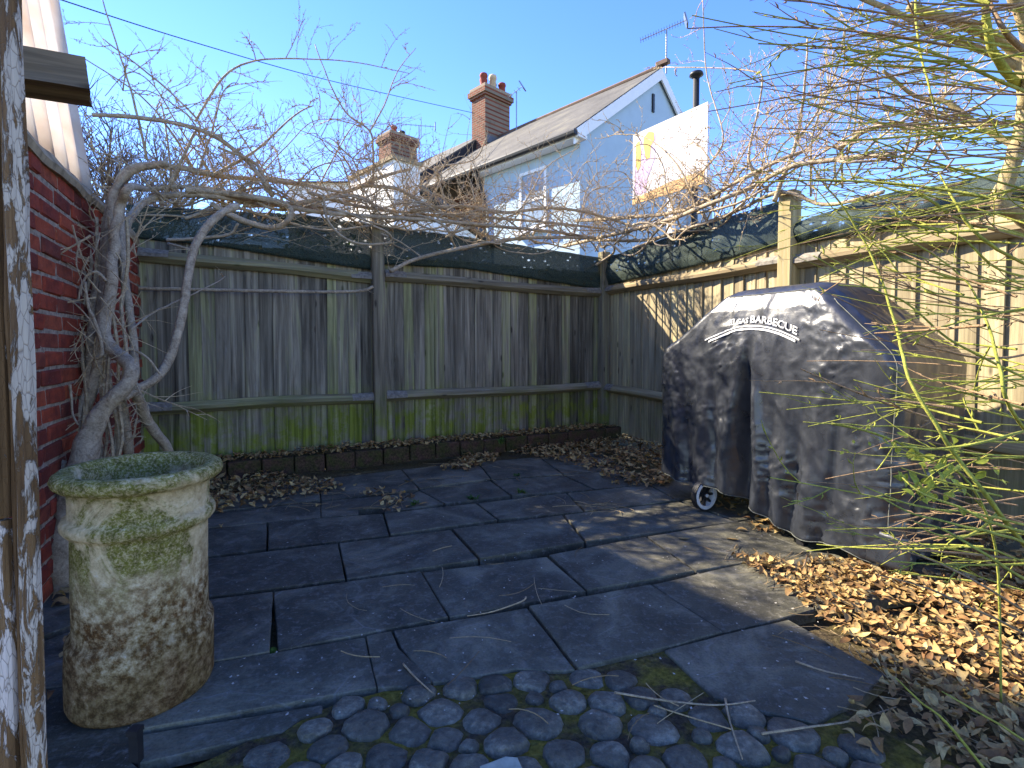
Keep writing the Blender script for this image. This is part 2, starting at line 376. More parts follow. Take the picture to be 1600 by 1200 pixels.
def roof_mat(name, lo, hi, ax, rows=5.0):
    t = NT(name); c = t.co('World'); z = t.n('SeparateXYZ', {0: c}).outputs[2]
    saw = t.math('FRACT', t.math('MULTIPLY', z, rows)); n = t.noise(c, 1.2, 7, .65); b = t.noise(c, 14, 5, .7)
    col = t.ramp(t.math('ADD', t.math('MULTIPLY', n, .6), t.math('MULTIPLY', b, .4)), [(.35, lo), (.65, hi)])
    col = t.mix(t.ramp(n, [(.55, 0.0), (.68, .35)]), col, (.2, .18, .1))
    t.bump(saw, .6, .03); return t.fin(col, .8, .2)
M['slateroof'] = roof_mat('slate_roof', (.06, .057, .052), (.15, .14, .122), 0)
M['slateroof2'] = roof_mat('dark_slate_roof', (.05, .055, .065), (.12, .125, .14), 0)
def farbrick():
    t = NT('chimney_brickwork'); c = t.co('Object')
    br = t.n('TexBrick', {'Vector': c, 'Color1': (.20, .062, .034, 1), 'Color2': (.12, .034, .024, 1), 'Mortar': (.2, .16, .12, 1), 'Scale': 1.0, 'Mortar Size': .012, 'Brick Width': .225, 'Row Height': .075})
    n = t.noise(t.co('World'), 3, 6, .7)
    col = t.mix(t.ramp(n, [(.5, 0.0), (.7, .55)]), br.outputs[0], (.08, .06, .045)); t.bump(br.outputs[1], -.4, .01)
    return t.fin(col, .9, .15)
M['farbrick'] = farbrick()

# ------------------------------------------------------------------ ground
g = MB(); g.add([(-400, -60, -.05), (400, -60, -.05), (400, 900, -.05), (-400, 900, -.05)], [(0, 1, 2, 3)])
struct(g.build('ground', M['soil']))

# paving slabs, front course first; corners surveyed on the ground
SL = [
 [(215,1055),(569,995),(587,1072),(205,1140)],
 [(60,1078),(213,1056),(203,1140),(203,1188),(245,1225),(60,1225)],
 [(60,1003),(172,962),(165,1062),(60,1074)],
 [(60,905),(176,888),(172,952),(60,995)],
 [(573,993),(611,986),(622,1012),(640,1030),(673,1064),(640,1070),(591,1073)],
 [(616,985),(823,949),(897,1044),(862,1046),(804,1043),(750,1053),(700,1062),(678,1064),(644,1030),(628,1010)],
 [(828,947),(1016,913),(1128,986),(1060,1005),(905,1043)],
 [(1020,912),(1195,872),(1274,951),(1131,985)],
 [(1040,1014),(1130,990),(1232,967),(1383,1053),(1340,1092),(1275,1127),(1200,1110),(1117,1087)],
 [(180,955),(425,925),(420,1018),(170,1062)],
 [(429,925),(656,893),(699,963),(436,1016)],
 [(661,893),(854,869),(914,922),(704,962)],
 [(859,867),(1008,839),(1084,892),(918,921)],
 [(1013,838),(1150,815),(1264,862),(1088,891)],
 [(180,890),(527,850),(538,905),(180,950)],
 [(531,849),(704,828),(746,873),(543,904)],
 [(709,827),(878,805),(912,846),(751,872)],
 [(883,804),(1060,783),(1148,814),(917,845)],
 [(230,834),(416,816),(415,857),(200,882)],
 [(420,816),(597,803),(607,836),(420,857)],
 [(601,803),(743,787),(776,812),(611,835)],
 [(747,786),(884,771),(911,799),(780,811)],
 [(888,771),(1012,758),(1056,782),(915,798)],
 [(300,806),(500,784),(500,808),(290,828)],
 [(503,784),(640,771),(610,790),(560,795),(560,803),(503,808)],
 [(646,771),(655,766),(692,786),(601,800),(606,793)],
 [(657,765),(766,751),(797,774),(696,785)],
 [(769,750),(879,742),(926,764),(801,773)],
 [(882,741),(978,734),(1010,756),(930,763)],
 [(330,776),(495,751),(500,781),(300,803)],
 [(498,750),(626,734),(653,763),(503,781)],
 [(629,734),(745,722),(765,748),(656,763)],
 [(748,722),(842,714),(878,740),(769,748)],
 [(845,714),(938,706),(976,732),(882,740)],
 [(1153,815),(1300,792),(1430,835),(1268,861)],
 [(1066,782),(1160,768),(1290,790),(1153,813)],
 [(1016,757),(1100,745),(1155,766),(1062,781)],
 [(1198,871),(1266,864),(1440,842),(1580,905),(1277,950)],
]
pav = bpy.data.objects.new('paving', None); COL.objects.link(pav); struct(pav)
def slab_mesh(px, k):
    P = [gnd(*q) for q in px]; n = len(P); c = sum(P, Vector())/n
    Q = []
    for i in range(n):
        a, b = P[i], P[(i+1) % n]; L = (b-a).length; m = max(2, int(L/.07))
        for j in range(m):
            p = a.lerp(b, j/m)
            d = Vector((noise.noise(p*9+Vector((k, 0, 0))), noise.noise(p*9+Vector((0, k, 5))), 0))*.0035
            if j: p = p+d
            q = c-p; p = p-q.normalized()*.0026
            Q.append(p)
    m = MB(); m.prism([q-c for q in Q], -.045, 0, .0035, .003)
    return m.mesh('slab'), c
for k, px in enumerate(SL):
    me, c = slab_mesh(px, k)
    o = put('slab', me, M['slate'], pav, Matrix.Translation((c.x, c.y, rnd(-.004, .003))))
    o.rotation_euler = (rnd(-.004, .004), rnd(-.004, .004), 0)
# thin lower slab lip at the left front and the pale broken pieces
for px, mat, z in ([[(205,1146),(504,1097),(503,1108),(470,1118),(440,1138),(205,1190)], 'slate', -.008],):
    m = MB(); P = [gnd(*q) for q in px]; c = sum(P, Vector())/len(P); m.prism([p-c for p in P], -.03, 0, .006, .004)
    put('slab', m.mesh('slab'), M[mat], pav, Matrix.Translation((c.x, c.y, z)))

# ------------------------------------------------------------------ cobbles
cob = bpy.data.objects.new('cobble_path', None); COL.objects.link(cob); struct(cob)
bed = [(440,1125),(520,1095),(640,1062),(805,1035),(905,1030),(1040,1005),(1110,1080),(1270,1118),(1340,1100),(1500,1190),(1700,1500),(200,1500),(250,1215)]
m = MB(); P = [gnd(u, v) for u, v in bed]; m.add([(p.x, p.y, -.014) for p in P], [tuple(range(len(P)))[::-1]])
me = m.mesh('bed'); o = put('moss_joint_bed', me, M['moss_bed'], cob)
def inside(p, poly):
    r = False; n = len(poly)
    for i in range(n):
        a, b = poly[i], poly[i-1]
        if (a.y > p.y) != (b.y > p.y) and p.x < (b.x-a.x)*(p.y-a.y)/(b.y-a.y)+a.x: r = not r
    return r
rim = [gnd(u, v) for u, v in [(470,1135),(530,1100),(650,1076),(800,1052),(905,1054),(985,1052),(1105,1098),(1270,1142),(1330,1150),(1420,1230),(1500,1420),(240,1420),(300,1230)]]
random.seed(21)
seeds = []
for i in range(9000):
    p = Vector((rnd(-1.1, 1.3), rnd(.80, 1.66), 0))
    if not inside(p, rim): continue
    rp = rnd(.046, .055) if i < 160 else (rnd(.036, .046) if i < 2600 else rnd(.022, .034))
    if all(((p-q).x/1.25)**2+(p-q).y**2 > ((rp+q.z)*.86)**2 for q in seeds): seeds.append(Vector((p.x, p.y, rp)))
SD = seeds
for k, p3 in enumerate(SD):
    p = Vector((p3.x, p3.y, 0))
    # cell of the stone: clipped against its neighbours, rounded, shrunk by a joint
    near = [(Vector((q.x, q.y, 0)), q.z) for q in sorted(SD, key=lambda q: (q.x-p.x)**2+(q.y-p.y)**2)[1:11]]
    n = 16; ring = []
    kk = rnd(.94, 1.02)
    for i in range(n):
        a = 2*math.pi*i/n; d = Vector((math.cos(a), math.sin(a), 0)); r = p3.z*(1.15+.2*abs(d.x))
        for q, rq in near:
            e = q-p; pr = d.dot(e.normalized())
            if pr > .05: r = min(r, (e.length*p3.z/(p3.z+rq))/pr)
        ring.append(r-.003)
    ring = [(ring[i-1]+ring[i]*5+ring[(i+1) % n])/7*kk*(1+.13*noise.noise(Vector((math.cos(2*math.pi*i/n)*1.1+k*5, math.sin(2*math.pi*i/n)*1.1, k)))) for i in range(n)]
    m = MB(); h = rnd(.015, .021); tx, ty = rnd(-.06, .06), rnd(-.06, .06); lv = [(1.0, -.02), (1.0, h*.2), (.94, h*.6), (.82, h*.87), (.5, h)]
    vs = []
    for s_, z in lv:
        for i in range(n):
            a = 2*math.pi*i/n; r = ring[i]*s_
            w_ = 1+.10*noise.noise(Vector((math.cos(a)*1.7+k*3, math.sin(a)*1.7, z*30)))
            vs.append((math.cos(a)*r*w_, math.sin(a)*r*w_, z+(.004*noise.noise(Vector((math.cos(a)*r*28, math.sin(a)*r*28, k)))+tx*math.cos(a)*r+ty*math.sin(a)*r if z > h*.6 else 0)))
    fs = [(l*n+i, l*n+(i+1) % n, (l+1)*n+(i+1) % n, (l+1)*n+i) for l in range(len(lv)-1) for i in range(n)]
    vs.append((0, 0, h+.001)); t_ = (len(lv)-1)*n
    fs += [(t_+i, t_+(i+1) % n, len(vs)-1) for i in range(n)]
    m.add(vs, fs); me = m.mesh('cobble', True)
    put('cobble', me, M['cobble'], cob, Matrix.Translation((p.x, p.y, -.018+rnd(-.003, .003))) @ Matrix.Rotation(rnd(-.12, .12), 4, 'Z'))
m = MB(); P = [gnd(u, v) for u, v in [(745,1196),(790,1178),(812,1180),(825,1205),(800,1240),(755,1235)]]; c = sum(P, Vector())/6
m.prism([p-c for p in P], -.02, .006, .012, .008); tag(put('stone_chip', m.mesh('chip'), plain('pale_green_stone', (.32, .33, .26), .8, .25, 30), None, Matrix.Translation((c.x, c.y, -.004))), 'pale greenish white flat stone lying among the cobbles', 'stone')

# ------------------------------------------------------------------ brick edging in front of the back fence
ed = thing('brick_edging', 'low mossy brick edging along the foot of the back fence', 'edging', yd(-2, .2, 0))
random.seed(5)
def brick_mesh(L, H, W, k, bev=.006, jit=.002):
    m = MB(); r = random.Random(k); vs = []; fs = []
    x, y, z = L/2, W/2, H/2; b = bev
    P = []
    for sx in (-1, 1):
        for sy in (-1, 1):
            for sz in (-1, 1):
                j = lambda: r.uniform(-jit, jit)
                P.append([Vector((sx*x+j(), sy*(y-b)+j(), sz*(z-b)+j())), Vector((sx*(x-b)+j(), sy*y+j(), sz*(z-b)+j())), Vector((sx*(x-b)+j(), sy*(y-b)+j(), sz*z+j()))])
    idx = lambda sx, sy, sz, a: ((sx*4+sy*2+sz)*3+a)
    vs = [v for p in P for v in p]
    fs = [(idx(0,0,0,0),idx(0,0,1,0),idx(0,1,1,0),idx(0,1,0,0)), (idx(1,0,0,0),idx(1,1,0,0),idx(1,1,1,0),idx(1,0,1,0)),
          (idx(0,0,0,1),idx(1,0,0,1),idx(1,0,1,1),idx(0,0,1,1)), (idx(0,1,0,1),idx(0,1,1,1),idx(1,1,1,1),idx(1,1,0,1)),
          (idx(0,0,0,2),idx(0,1,0,2),idx(1,1,0,2),idx(1,0,0,2)), (idx(0,0,1,2),idx(1,0,1,2),idx(1,1,1,2),idx(0,1,1,2))]
    for sy in (0, 1):
        for sz in (0, 1):
            fs.append((idx(0,sy,sz,1), idx(1,sy,sz,1), idx(1,sy,sz,2), idx(0,sy,sz,2)))
    for sx in (0, 1):
        for sz in (0, 1): fs.append((idx(sx,0,sz,0), idx(sx,1,sz,0), idx(sx,1,sz,2), idx(sx,0,sz,2)))
        for sy in (0, 1): fs.append((idx(sx,sy,0,0), idx(sx,sy,1,0), idx(sx,sy,1,1), idx(sx,sy,0,1)))
    for sx in (0, 1):
        for sy in (0, 1):
            for sz in (0, 1): fs.append(tuple(idx(sx,sy,sz,a) for a in range(3)))
    m.add(vs, fs); me = m.mesh('brick'); return me
BM = [brick_mesh(.222, .135, .1, k) for k in range(5)]
a = -4.15; k = 0
while a < -.05:
    mw = frame(U, -V, Z, yd(a+.113, .25+rnd(-.006, .006), .058+rnd(-.006, .006))) @ Matrix.Rotation(rnd(-.02, .02), 4, 'Z') @ Matrix.Rotation(rnd(-.015, .015), 4, 'Y')
    put('brick', BM[k % 5], M['edging'], ed, mw); a += .232; k += 1

# ------------------------------------------------------------------ fences
random.seed(11)
def fence(name, label, pt, along, out, length, start, bmat, rails, posts, rmat, pmat, btop, seedoff, turn=.13, gaps=()):
    # pt(s, o, z): s along the fence, o out towards the yard
    e = thing(name, label, 'fence', pt(start+length/2, 0, 0))
    meshes = []
    for k in range(6):
        m = MB(); w_ = .134; h = btop-.06
        xs = [-.5*w_, -.17*w_, .17*w_, .5*w_]; th = [.006, .009, .012, .015]
        rows = [0, .33, .66, 1.0]; vs = []; rr = random.Random(k)
        for side in (0, 1):
            for r_ in rows:
                for x, t_ in zip(xs, th):
                    vs.append((x+rr.uniform(-.002, .002), (t_/2 if side else -t_/2)+rr.uniform(-.001, .001), r_*h))
        fs = []
        for r_ in range(3):
            for i in range(3):
                q = r_*4+i; fs.append((q, q+1, q+5, q+4)); q += 16; fs.append((q, q+4, q+5, q+1))
        edge = [0,1,2,3,7,11,15,14,13,12,8,4]
        for i in range(12):
            p, q = edge[i], edge[(i+1) % 12]; fs.append((p, p+16, q+16, q))
        m.add(vs, fs); meshes.append(m.mesh('board'))
    s = start; i = 0
    while s < start+length:
        wd = rnd(.088, .112)
        if not any(abs(s-g_) < .05 for g_ in gaps):
            mw = frame(along, -out, Z, pt(s, -.012+(i % 2)*.004, .06+rnd(-.01, .012))) @ Matrix.Rotation(rnd(-.006, .006), 4, 'Y') @ Matrix.Rotation(turn+rnd(-.03, .03), 4, 'Z')
            put('board', meshes[i % 6], bmat, e, mw)
        s += wd; i += 1
    for (s0, s1, z0, z1) in rails:
        m = MB(); A = []; prof = [(0.0, -.045), (.02, -.045), (.062, -.012), (.062, .012), (.03, .045), (0.0, .045)]
        nseg = 8
        for j in range(nseg+1):
            t_ = j/nseg; z = z0+(z1-z0)*t_+.006*math.sin(t_*7+s0*5)
            for (o_, dz) in prof: A.append((pt(s0+(s1-s0)*t_, .006+o_, z+dz)))
        np_ = len(prof)
        fs = [(j*np_+k, j*np_+(k+1) % np_, (j+1)*np_+(k+1) % np_, (j+1)*np_+k) for j in range(nseg) for k in range(np_)]
        fs += [tuple(range(np_)), tuple(nseg*np_+k for k in range(np_))[::-1]]
        m.add(A, fs)
        c = pt((s0+s1)/2, 0, 0); me = m.mesh('rail')
        me.transform(frame(along, -out, Z, c).inverted())
        # rails run along x here: turn the grain by building them upright in object space
        rot = Matrix.Rotation(R(90), 4, 'Y'); me.transform(rot)
        put('rail', me, rmat, e, frame(along, -out, Z, c) @ rot.inverted())
        for (sa, sg, zz) in ((s0, 1, z0), (s1, -1, z1)):
            m = MB(); L = .19
            for q in range(2):
                a0 = sa+sg*.002; a1 = sa+sg*L
            pr = [(.072, -.014), (.072, .014), (.036, .052), (.012, .052)]
            vs = []
            for aa, f_ in ((a0, 1.0), (a1, .82)):
                for (o_, dz) in pr: vs.append(pt(aa, .006+o_, zz+dz*f_+.006*math.sin((0 if sa == s0 else 7)+s0*5)))
            m.add(vs, [(0, 1, 5, 4), (1, 2, 6, 5), (2, 3, 7, 6)])
            ob = m.build('bracket', M['galv'], e)
            md = ob.modifiers.new('thick', 'SOLIDIFY'); md.thickness = .003
    for (s0, z0, z1, w_, lean) in posts:
        m = MB(); b = w_/2; k = .008
        sec = [(-b+k, -b), (b-k, -b), (b, -b+k), (b, b-k), (b-k, b), (-b+k, b), (-b, b-k), (-b, -b+k)]
        for j, z in enumerate((0, .3, .7, 1.0)):
            for x, y in sec: m.v.append((x+lean*z*.0, y, z*(z1-z0)))
        for j in range(3):
            for i_ in range(8): m.f.append((j*8+i_, j*8+(i_+1) % 8, (j+1)*8+(i_+1) % 8, (j+1)*8+i_))
        m.f += [tuple(range(8))[::-1], tuple(24+i_ for i_ in range(8))]
        put('post', m.mesh('post'), pmat, e, frame(along, -out, Z, pt(s0, .045, z0)) @ Matrix.Rotation(lean, 4, 'Y'))
    return e
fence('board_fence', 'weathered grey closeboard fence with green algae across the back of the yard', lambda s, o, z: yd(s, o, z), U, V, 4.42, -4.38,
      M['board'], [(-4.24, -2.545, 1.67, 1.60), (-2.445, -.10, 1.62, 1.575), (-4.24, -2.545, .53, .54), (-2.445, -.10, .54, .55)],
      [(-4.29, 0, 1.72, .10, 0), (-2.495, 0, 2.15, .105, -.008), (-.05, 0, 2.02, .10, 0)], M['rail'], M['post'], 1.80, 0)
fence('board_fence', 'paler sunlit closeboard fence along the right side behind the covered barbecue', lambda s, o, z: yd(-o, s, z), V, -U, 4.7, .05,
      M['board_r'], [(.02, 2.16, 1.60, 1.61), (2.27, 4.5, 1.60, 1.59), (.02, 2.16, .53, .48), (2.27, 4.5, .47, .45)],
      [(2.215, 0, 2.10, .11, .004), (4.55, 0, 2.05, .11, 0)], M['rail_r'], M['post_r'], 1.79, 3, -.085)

# shade netting
def net(name, label, top, bot, f, sag=.03, nx=60, nz=14, seed=0, wob=.02):
    m = MB(); vs = []
    for i in range(nx+1):
        t_ = i/nx
        def ev(pl):
            x = t_*(len(pl)-1); j = min(int(x), len(pl)-2); fr = x-j; fr = fr*fr*(3-2*fr)*.5+fr*.5
            return tuple(pl[j][q]+(pl[j+1][q]-pl[j][q])*fr for q in range(2))
        s0, z0 = ev(top); s1, z1 = ev(bot)
        for j in range(nz+1):
            v = j/nz; s = s0+(s1-s0)*v; z = z0+(z1-z0)*v
            o = .022+wob*.6*noise.noise(Vector((s*5, z*6, seed)))*2+.012*noise.noise(Vector((s*17, z*14, seed)))+sag*math.sin(math.pi*v)
            if j <= 1: o += .012
            vs.append(f(s, o, z))
    fs = [(i*(nz+1)+j, (i+1)*(nz+1)+j, (i+1)*(nz+1)+j+1, i*(nz+1)+j+1) for i in range(nx) for j in range(nz)]
    m.add(vs, fs); o = m.build(name, M['net'], None, True); md = o.modifiers.new('t', 'SOLIDIFY'); md.thickness = .002
    return tag(o, label, 'netting')
fb = lambda s, o, z: yd(s, o, z); fr = lambda s, o, z: yd(-o, s, z)
net('shade_netting', 'dark green shade net on the back fence left of the middle post', [(-4.3, 2.02), (-3.7, 2.05), (-3.1, 2.08), (-2.47, 2.06)], [(-4.3, 1.79), (-3.7, 1.77), (-3.1, 1.71), (-2.47, 1.66)], fb, .03, seed=1)
net('shade_netting', 'dark green shade net on the back fence right of the middle post', [(-2.53, 2.06), (-1.7, 2.04), (-.9, 2.0), (-.1, 1.96)], [(-2.53, 1.72), (-1.7, 1.74), (-.9, 1.68), (-.1, 1.62)], fb, .03, seed=2)
net('shade_netting', 'green shade net in dappled sun on the right fence near the corner', [(.02, 1.96), (.7, 1.99), (1.5, 2.04), (2.15, 2.06)], [(.02, 1.66), (.7, 1.68), (1.5, 1.70), (2.15, 1.74)], fr, .03, seed=3)
net('shade_netting', 'sagging sunlit green shade net on the right fence behind the shrub', [(2.28, 1.87), (2.7, 1.93), (3.2, 1.90), (4.5, 1.9)], [(2.28, 1.72), (2.7, 1.71), (3.2, 1.72), (4.5, 1.7)], fr, .05, seed=4, wob=.035)

# ------------------------------------------------------------------ left brick wall with cement coping, corrugated sheet, beam, painted frame
WN = U; WD = -V; WB = Vector((-1.80, 1.94, 0))            # wall face line, WN points into the yard
def wl(t_, o, z): return WB + WD*t_ + WN*o + Z*z
bw = thing('brick_wall', 'dark red brick garden wall with cement coping behind the peeling post', 'wall', wl(.5, -.1, 0))
m = MB(); m.box(wl(.5, -.110, .84), WD*1.52, WN*.105, Z*.89); m.build('mortar_core', M['mortar'], bw)
random.seed(3)
BS = [brick_mesh(.213, .065, .1, 50+k, .007, .003) for k in range(4)]; BH = [brick_mesh(.102, .065, .1, 70+k, .007, .003) for k in range(4)]
for r_ in range(23):
    z = .038+r_*.0755; t_ = -1.0+(r_ % 2)*-.056; i = 0
    while t_ < 1.98:
        head = (i % 3 == 2)
        L = .102 if head else .213
        if t_+L > -.75:
            me = (BH if head else BS)[random.randrange(4)]
            put('brick', me, M['brick'], bw, frame(WD, -WN, Z, wl(t_+L/2, -.05+rnd(-.003, .006), z+rnd(-.002, .002))))
        t_ += L+.011; i += 1
m = MB(); vs = []
NJ = 46
for j in range(NJ+1):
    t_ = -1.0+3.02*j/NJ
    for (o, z) in ((.012, 1.725), (.022, 1.755), (.0, 1.80), (-.10, 1.86), (-.23, 1.87), (-.23, 1.725)):
        q = noise.noise(Vector((t_*4, o*9, z*9)))*.012
        vs.append(wl(t_, o+q, z+q))
fs = [(j*6+k, j*6+(k+1) % 6, j*6+6+(k+1) % 6, j*6+6+k) for j in range(NJ) for k in range(6)]+[tuple(range(6)), tuple(NJ*6+k for k in range(6))[::-1]]
m.add(vs, fs); m.build('coping', M['cement'], bw)
m = MB(); vs = []; NX = 120
t0, t1 = -1.2, 1.08
for i in range(NX+1):
    t_ = t0+(t1-t0)*i/NX; o = .028*math.cos(t_*2*math.pi/.2)
    for j in range(9):
        h = j/8*1.5; vs.append(wl(t_, -.05+o-h*.12, 1.81+h))
fs = [(i*9+j, (i+1)*9+j, (i+1)*9+j+1, i*9+j+1) for i in range(NX) for j in range(8)]
m.add(vs, fs); o = m.build('corrugated_sheet', M['sheet'], None, True); tag(o, 'whitish translucent corrugated sheet standing on top of the brick wall', 'sheet')
md = o.modifiers.new('t', 'SOLIDIFY'); md.thickness = .002
# rotten beam end projecting from the wall
B0 = dep(20, 110, 1.17); B1 = dep(138, 129, 1.25); ax = (B1-B0).normalized(); B0 = B0-ax*.55
ay = Vector((0, 0, 1)).cross(ax).normalized(); az = ax.cross(ay)
m = MB(); L = (B1-B0).length; vs = []; nb = 14
for j in range(nb+1):
    x = L*j/nb; fall = 0.0
    for k in range(12):
        an = 2*math.pi*(k+.5)/12; ca, sa = math.cos(an), math.sin(an); mx = max(abs(ca), abs(sa))
        hy, hz = ca/mx*.042, sa/mx*.041
        q = noise.noise(Vector((x*6, hy*50, hz*50)))*.004
        x2 = x + (noise.noise(Vector((hy*60, hz*60, 3)))*.006 if j == nb else 0)
        if k in (7, 8) and j > 6: q -= .008
        vs.append(Vector((hz+q*(1 if sa > 0 else -1), hy+q, x2)))
fs = [(j*12+k, j*12+(k+1) % 12, j*12+12+(k+1) % 12, j*12+12+k) for j in range(nb) for k in range(12)]+[tuple(range(12))[::-1], tuple(nb*12+k for k in range(12))]
m.add(vs, fs); o = put('timber_beam', m.mesh('beam'), M['oldbeam'], None, frame(az, ay, ax, B0)); tag(o, 'weathered split timber beam end jutting out over the brick wall', 'beam')

# painted door frame, near left
FD = .72
fx = lambda u: (u-800)/F*FD
df = thing('door_frame', 'tall wooden door frame with flaking grey and white paint at the left edge', 'door frame', (fx(40), FD, 0))
def plank(name, x0, x1, y0, y1, z0, z1, mat, bev=.004, seed=0):
    m = MB(); k = bev; nz = 24; vs = []
    for j in range(nz+1):
        z = z0+(z1-z0)*j/nz
        for (x, y) in ((x0+k, y0), (x1-k, y0), (x1, y0+k), (x1, y1), (x0, y1), (x0, y0+k)):
            q = noise.noise(Vector((x*40, y*40+seed, z*7)))*.0022
            vs.append((x+q, y+q, z))
    fs = [(j*6+i, j*6+(i+1) % 6, j*6+6+(i+1) % 6, j*6+6+i) for j in range(nz) for i in range(6)]+[tuple(range(6))[::-1], tuple(nz*6+i for i in range(6))]
    m.add(vs, fs); return m.build(name, mat, df)
xr = fx(41)
plank('jamb', xr-.026, xr, FD, FD+.012, 0, 2.1, M['peel'], .004, 1)
plank('door_stop', xr-.036, xr-.0265, FD+.006, FD+.012, 0, 2.1, M['peel2'], .003, 2)
plank('door_edge', xr-.12, xr-.037, FD+.002, FD+.012, .755, 2.1, M['peel2'], .004, 3)
plank('door_edge', xr-.12, xr-.037, FD-.001, FD+.012, 0.02, .752, M['peel3'], .004, 4)
plank('patch_board', xr-.12, xr-.042, FD-.012, FD+.0035, .758, 1.008, M['peel2'], .003, 5)
m = MB(); m.box((xr-.049, FD-.016, .86), (.006, 0, 0), (0, .004, 0), (0, 0, .024)); m.build('hinge', M['rust'], df)

# ------------------------------------------------------------------ chimney pot and the iron peg in front of it
PC = Vector((-1.085, 1.482, 0))
prof = [(0, 0.02), (0.14, 0.02), (0.146, 0), (0.174, 0), (0.179, 0.014), (0.1795, 0.1), (0.179, 0.178), (0.175, 0.19), (0.169, 0.195), (0.1655, 0.205), (0.164, 0.225), (0.164, 0.36), (0.1645, 0.476), (0.167, 0.486), (0.177, 0.49), (0.184, 0.5), (0.185, 0.513), (0.18, 0.525), (0.171, 0.529), (0.168, 0.537), (0.168, 0.57), (0.17, 0.603), (0.177, 0.609), (0.192, 0.613), (0.202, 0.622), (0.206, 0.634), (0.202, 0.646), (0.19, 0.655), (0.172, 0.656), (0.157, 0.646), (0.148, 0.62), (0.144, 0.5), (0.141, 0.3), (0.138, 0.05), (0, 0.05)]
m = MB(); m.lathe(prof, (0, 0, 0), 96)
for i, v in enumerate(m.v):
    q = noise.noise(Vector(v)*7)*.0018+noise.noise(Vector(v)*28)*.0009
    r = math.hypot(v[0], v[1]); s_ = (r+q)/r if r > .01 else 1
    m.v[i] = (v[0]*s_, v[1]*s_, v[2]+(q*.6 if v[2] > .1 else 0))
pt_ = put('chimney_pot', m.mesh('chimney_pot', True), M['pot'], None, Matrix.Translation(PC) @ Matrix.Rotation(R(1.0), 4, 'Y')); tag(pt_, 'old mossy cream terracotta chimney pot standing empty on the slabs', 'chimney pot')
m = MB(); p = gnd(213, 1185); m.box((p.x, p.y, .02), (.011, 0, 0), (0, .010, 0), (0, 0, .045)); m.box((p.x, p.y-.002, .071), (.013, 0, 0), (0, .013, 0), (0, 0, .006))
tag(m.build('iron_peg', M['black']), 'small black iron peg standing in front of the chimney pot', 'peg')

# ------------------------------------------------------------------ covered barbecue
BO = gnd(1100, 797); BO.z = 0                        # where the left front wheel touches
FX = V; FY = U
def bq(x, y, z): return BO + FX*(x+.323) + FY*(y+.305) + Z*z      # x along the front, y into depth from the middle
bb = thing('covered_barbecue', 'large gas barbecue under a creased black vinyl cover', 'barbecue', bq(0, 0, 0))
ROWS = [(1.335, .03, .14, .05, .02), (1.332, .04, .21, .10, .04), (1.318, .05, .262, .190, .05), (1.285, .045, .31, .240, .06), (1.20, .035, .405, .276, .07), (1.10, .02, .53, .294, .08), (1.02, .01, .63, .303, .08),
        (.965, .0, .695, .307, .07), (.92, .0, .715, .309, .06), (.80, .0, .712, .306, .06), (.55, .0, .70, .304, .06), (.30, .0, .695, .306, .06), (.0, .0, .70, .312, .06)]
def rowat(z):
    for i in range(len(ROWS)-1):
        a, b = ROWS[i], ROWS[i+1]
        if a[0] >= z >= b[0]:
            t_ = (a[0]-z)/(a[0]-b[0]); p0 = ROWS[max(i-1, 0)]; p3 = ROWS[min(i+2, len(ROWS)-1)]
            return tuple(a[q]+(b[q]-a[q])*t_ for q in range(1, 5))
    return ROWS[0][1:] if z > 1 else ROWS[-1][1:]
def sm(e0, e1, x): t_ = max(0, min(1, (x-e0)/(e1-e0))); return t_*t_*(3-2*t_)
def foldf(x, z):        # outward offset of the front sheet
    low = 1-sm(.5, 1.10, z); lo2 = 1-sm(.15, 1.0, z); d = 0
    gx = x+.055-.05*(z-.5); w_ = .022+.038*(1-sm(.2, 1.0, z))
    d -= .10*math.exp(-(gx/w_)**2)*low
    d += .034*math.exp(-((gx-2.1*w_)/(w_*1.1))**2)*low
    d += .020*math.exp(-((gx+2.1*w_)/(w_*1.2))**2)*low
    for (xc, am, wd, lean) in ((-.27, -.034, .030, .10), (-.36, .022, .05, .12), (-.50, -.024, .028, .16), (-.58, .018, .04, .16), (.14, -.020, .026, -.06), (.22, .016, .04, -.10), (.31, -.030, .032, -.16), (.40, .020, .045, -.2), (.50, -.026, .028, -.22)):
        q = x-xc-lean*(.9-z)*.5
        d += am*math.exp(-(q/(wd*(.6+.6*lo2)))**2)*lo2*(1.0 if am < 0 else .9)
    return d
def sm(e0, e1, x): t_ = max(0, min(1, (x-e0)/(e1-e0))); return t_*t_*(3-2*t_)
def wrink(p):
    q = Vector(p)
    a = 1-abs(noise.noise(q*5.5+Vector((3, 1, 7))))*2
    b = 1-abs(noise.noise(Vector((q.x*14+q.z*5, q.y*14, q.z*11))))*2
    c = 1-abs(noise.noise(q*27))*2
    e = 1-abs(noise.noise(Vector((q.x*30-q.z*22, q.y*30, q.z*30+q.x*14))))*2
    k = .15+1.0*sm(-.05, .35, noise.noise(q*3.0+Vector((1, 4, 2)))+.35*sm(.1, .5, q.x)*(1-sm(.3, .6, q.z)))
    kv = .8+.9*(1-sm(.85, 1.1, q.z))
    f_ = 1-abs(noise.noise(Vector((q.x*7+q.z*9, q.y*7, q.z*20-q.x*9))))*2
    lowz = 1-sm(.25, 1.0, q.z); al = q.x-q.y
    v1 = 1-abs(noise.noise(Vector((al*5.5, q.z*1.1, 4))))*2; v2 = 1-abs(noise.noise(Vector((al*12+q.z*1.5, q.z*1.8, 9))))*2
    return (.010*v1*abs(v1)+.006*v2*abs(v2))*(.25+lowz)+.003*a*abs(a)+(.0026*b*b*b+.0010*c*c*c+.0020*e*e*e+.0026*f_*f_*f_)*k*kv
